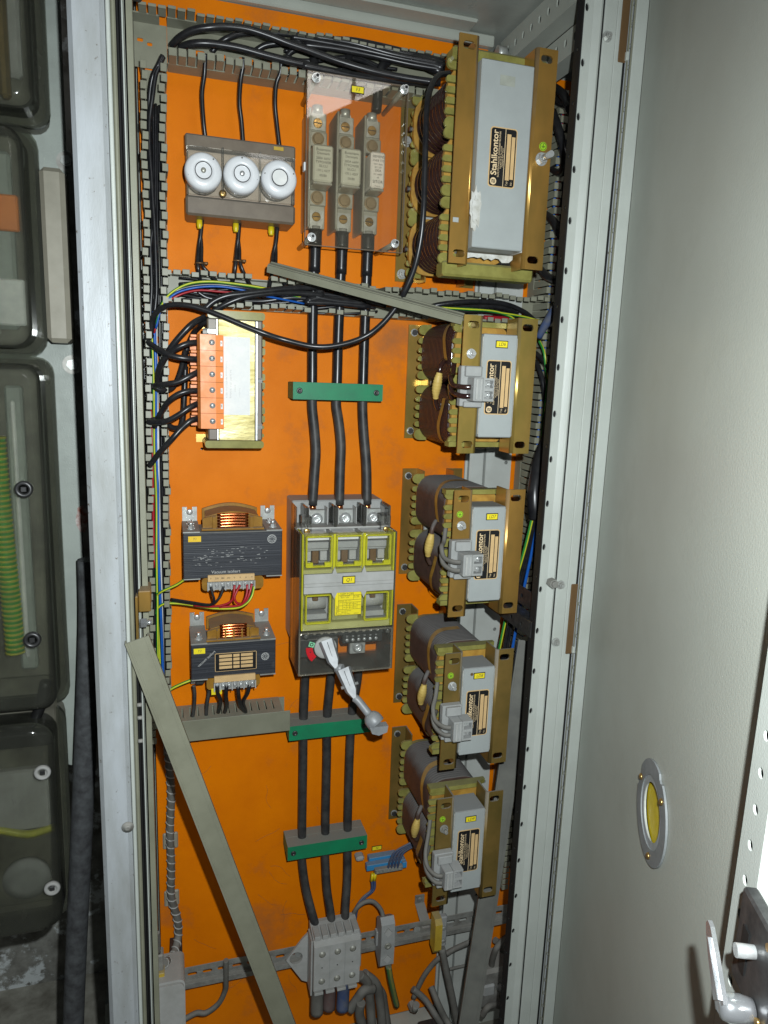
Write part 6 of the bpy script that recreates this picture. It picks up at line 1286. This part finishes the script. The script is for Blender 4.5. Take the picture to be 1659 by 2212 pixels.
def smoked_box(label, x0, x1, z0, z1, d1, r, inner):
    t = thing('distribution_box', label, 'box', ((x0 + x1) / 2, .002, z0), 'smoked boxes left of the cabinet')
    b = MB(); b.prism(rrect(x0, x1, z0, z1, r, 4), .002, .040, 'd'); b.build('tray', 'grime', t)
    b = MB(); b.prism(rrect(x0 - .004, x1 + .006, z0 - .004, z1 + .004, r, 4), .0405, .0480, 'd', [rrect(x0 + .010, x1 - .010, z0 + .010, z1 - .010, r * .8, 4)]); b.build('flange', 'smoked', t)
    e = .003
    b = MB(); b.prism(rrect(x0 + .006, x1 - .006, z0 + .006, z1 - .006, r, 5), .0482, d1 - .014, 'd', [rrect(x0 + .009, x1 - .009, z0 + .009, z1 - .009, r * .9, 5)]); b.build('lid_side', 'smoked', t)
    b = MB(); lo_ = rrect(x0 + .006, x1 - .006, z0 + .006, z1 - .006, r, 5); hi = rrect(x0 + .018, x1 - .018, z0 + .018, z1 - .018, r * .8, 5); n = len(lo_)
    vs = [(x, d1 - .0138, z) for x, z in lo_] + [(x * .55 + a * .45, d1 - .004, z * .55 + c * .45) for (x, z), (a, c) in zip(lo_, hi)] + [(x, d1, z) for x, z in hi]
    fs = [(j * n + i, j * n + (i + 1) % n, (j + 1) * n + (i + 1) % n, (j + 1) * n + i) for j in range(2) for i in range(n)]
    b._add(vs, fs, True); b._add(vs[2 * n:], [list(range(n))]); b.build('lid', 'smoked', t)
    inner(t); return t
def in_a(t):
    MB().box(-.30, -.17, .0405, .055, .36, .62, .004).build('insert', 'plastic_grey_light', t)
    MB().box(-.195, -.182, .056, .07, .33, .62, .004).build('insert', 'zinc_dusty', t)
def in_b(t):
    MB().box(-.29, -.190, .0405, .056, .045, .27, .004).build('insert', 'machine_paint', t)
    MB().box(-.25, -.182, .057, .066, .170, .215, .002).build('insert', 'term_orange', t)  # orange reflection in the box drawn as a solid block
    MB().box(-.25, -.180, .057, .062, .050, .110, .002).build('insert', 'silver_paper', t)
def in_c(t):
    MB().box(-.30, -.170, .0405, .050, -.46, .0, .004).build('insert', 'grime', t)
    b = MB(); b.box(-.212, -.190, .052, .066, -.44, -.03, .003); b.build('insert', 'machine_paint', t)
    b = MB(); b.box(-.205, -.199, .0662, .070, -.42, -.05, .002); b.build('insert', 'silver_paper', t)
    hz = [(-.222 - .004 * math.cos((i / 15) * 3), .066, -.10 - .31 * i / 15) for i in range(16)]
    hose = tag(MB().tube(hz, .0125, 12, sub=4).build('hose', 'hose_green', None, origin=hz[-1]), 'green ribbed hose inside the smoked box left of the cabinet', 'hose')
    sp_ = spline(hz, 4); ribs = MB()
    for k in range(44):
        z = -.10 - .31 * k / 43; x = -.222 - .004 * math.cos(3 * k / 43); ribs.lathe((x, .066, z + .0012), (0, 0, -1), [(.0125, 0), (.0140, .0008), (.0140, .0026), (.0125, .0034)], 12)
    ribs.build('rib', 'hose_yellow', hose)
def in_d(t):
    MB().box(-.30, -.170, .0405, .050, -.84, -.49, .004).build('insert', 'grime', t)
    MB().box(-.27, -.185, .0505, .066, -.70, -.60, .003).build('insert', 'plastic_grey_light', t)
    MB().box(-.27, -.172, .0505, .072, -.56, -.54, .002).build('insert', 'black', t)
    b = MB(); b.tube([(-.30, .062, -.68), (-.25, .066, -.695), (-.215, .068, -.705), (-.18, .066, -.700)], .0055, 10); b.build('cable_inside', 'hose_yellow', t)
    b = MB(); b.tube([(-.26, .06, -.52), (-.21, .065, -.53), (-.19, .066, -.50), (-.18, .066, -.46)], .008, 10); b.build('cable_inside', 'black', t)
    b = MB(); b.lathe((-.225, .05, -.79), (0, 1, 0), [(.035, 0), (.034, .008), (.02, .010)], 24); b.build('insert', 'plastic_grey', t)
smoked_box('topmost smoked plastic box left of the cabinet, cut off by the picture top', -.33, -.146, .308, .66, .10, .02, in_a)
smoked_box('smoked plastic box with beige side handle left of the cabinet', -.33, -.163, .014, .300, .10, .025, in_b)
smoked_box('tall smoked plastic box with green hose inside left of the cabinet', -.33, -.157, -.500, .006, .10, .022, in_c)
smoked_box('lowest grimy smoked plastic box left of the cabinet', -.33, -.165, -.865, -.508, .10, .03, in_d)
o = MB().box(-.1560, -.1250, .006, .060, .0300, .2560, .006).build('box_handle', 'pvc_beige', bpy.data.objects['distribution_box.001'])
for bx, x, z, m_ in (('distribution_box.002', -.1885, -.167, 'dark_steel'), ('distribution_box.002', -.1890, -.382, 'dark_steel'), ('distribution_box.003', -.186, -.587, 'plastic_grey_light'), ('distribution_box.003', -.182, -.780, 'plastic_grey_light')):
    q = MB(); q.lathe((x, .098, z), (0, 1, 0), [(.0115, 0), (.0115, .004), (.0100, .006), (.0066, .006), (.0062, .002), (.0005, .002)], 24); lid_s = q.build('lid_screw', m_, bpy.data.objects[bx])
    MB().box(x - .0035, x + .0035, .1005, .1030, z - .0035, z + .0035, .0006).build('screw_slot', 'dark_steel', lid_s)
pp = [(-.1150, .055, -.28), (-.1180, .055, -.38), (-.1310, .052, -.56), (-.1480, .050, -.78), (-.1630, .050, -.97), (-.1750, .050, -1.15), (-.185, .05, -1.35), (-.19, .05, -1.50)]
tag(MB().tube(pp, .0165, 18, sub=4).build('hose', 'rubber_pipe', None, origin=pp[-1]), 'thick black rubber hose leaning down left of the cabinet', 'hose')
t = thing('floor_duct', 'grey steel box on the floor left of the cabinet post', 'box', (-.10, -.1, -1.5))
MB().prism([(-.145, -1.50), (-.06, -1.50), (-.06, -1.12), (-.128, -1.12)], -.12, -.02).build('housing', 'machine_paint', t)

# loose thin wires in the ducts and dusty cables at the lower right
random.seed(31)
for k in range(7):
    z = .100 + .004 * k; n = 9
    pts = [(.02 + .30 * i / (n - 1), .030 + .006 * math.sin(i + k) + .004 * (k % 3), z + .007 * math.sin(i * .8 + k * 1.3)) for i in range(n)]
    wire(pts, random.choice((.0018, .0022, .0026)), 'cable', 'thin black wire lying in the bunch inside the middle duct', 'thin wires in the middle duct')
for k in range(6):
    n = 8; z = .424 + .007 * k
    pts = [(.17 + .17 * i / (n - 1), .020 + .006 * (k % 3) + .004 * math.sin(i + k), z + .006 * math.sin(i * .9 + k)) for i in range(n)]
    wire(pts, random.choice((.0024, .0030, .0036)), 'cable', 'black wire lying deep in the top duct behind the thick cables', 'deep wires in the top duct')
for k in range(6):
    n = 10; x = -.027 + .0034 * k
    pts = [(x + .0015 * math.sin(i * 1.1 + k) + .0118 * (.36 - .9 * i / (n - 1) + .54) / .9, .018 + .005 * (k % 3), .36 - .9 * i / (n - 1)) for i in range(n)]
    wire(pts, random.choice((.0018, .0022)), 'cable', 'thin dark wire at the bottom of the left duct', 'thin wires in the left duct')
for k, p in enumerate(([(0.6413,0.0300,-1.1061), (0.6171,0.0500,-1.0951), (0.5995,0.0600,-1.1009), (0.5980,0.0500,-1.1375), (0.6030,0.0400,-1.1738)], [(0.4979,0.0500,-1.0980), (0.5145,0.0500,-1.0904), (0.5512,0.0400,-1.0937), (0.5736,0.0300,-1.1004)], [(0.5202,0.0200,-1.1653), (0.5378,0.0200,-1.1648), (0.5577,0.0200,-1.1647), (0.5822,0.0200,-1.1634)], [(0.6079,0.0200,-1.2081), (0.6166,0.0300,-1.2033), (0.6159,0.0500,-1.2010), (0.6212,0.0600,-1.2167)], [(0.5683,0.0800,-1.2282), (0.5802,0.0800,-1.2102), (0.6033,0.0700,-1.2213), (0.6230,0.0600,-1.2411)], [(0.4655,0.0600,-1.1541), (0.4713,0.0800,-1.1705), (0.4835,0.0900,-1.1980), (0.4905,0.1000,-1.2079)])):
    cable(p, (.0060, .0048, .0030, .0065, .0060, .0060)[k], 'cable_grey', ('arching beside right post', 'crossing rear upright below rail', 'thin cross-tied', 'short stub of', 'bent grey', 'slanting front')[k] + ' dusty cable, cabinet lower right')
t = thing('terminal_box', 'dusty dark connector box in the bottom right corner of the cabinet', 'box', (.60, .02, -1.26))
b = MB(); b.box(.565, .640, .0, .06, -1.235, -1.150, .006); b.build('housing', 'galv_dusty', t)
b = MB(); b.box(.575, .600, .0605, .068, -1.200, -1.175, .003); b.build('cover', 'plastic_grey', t)
b = MB(); b.lathe((.615, .0605, -1.19), (0, 1, 0), [(.009, 0), (.008, .006), (.003, .008)], 14); b.build('knob', 'plastic_grey', t)
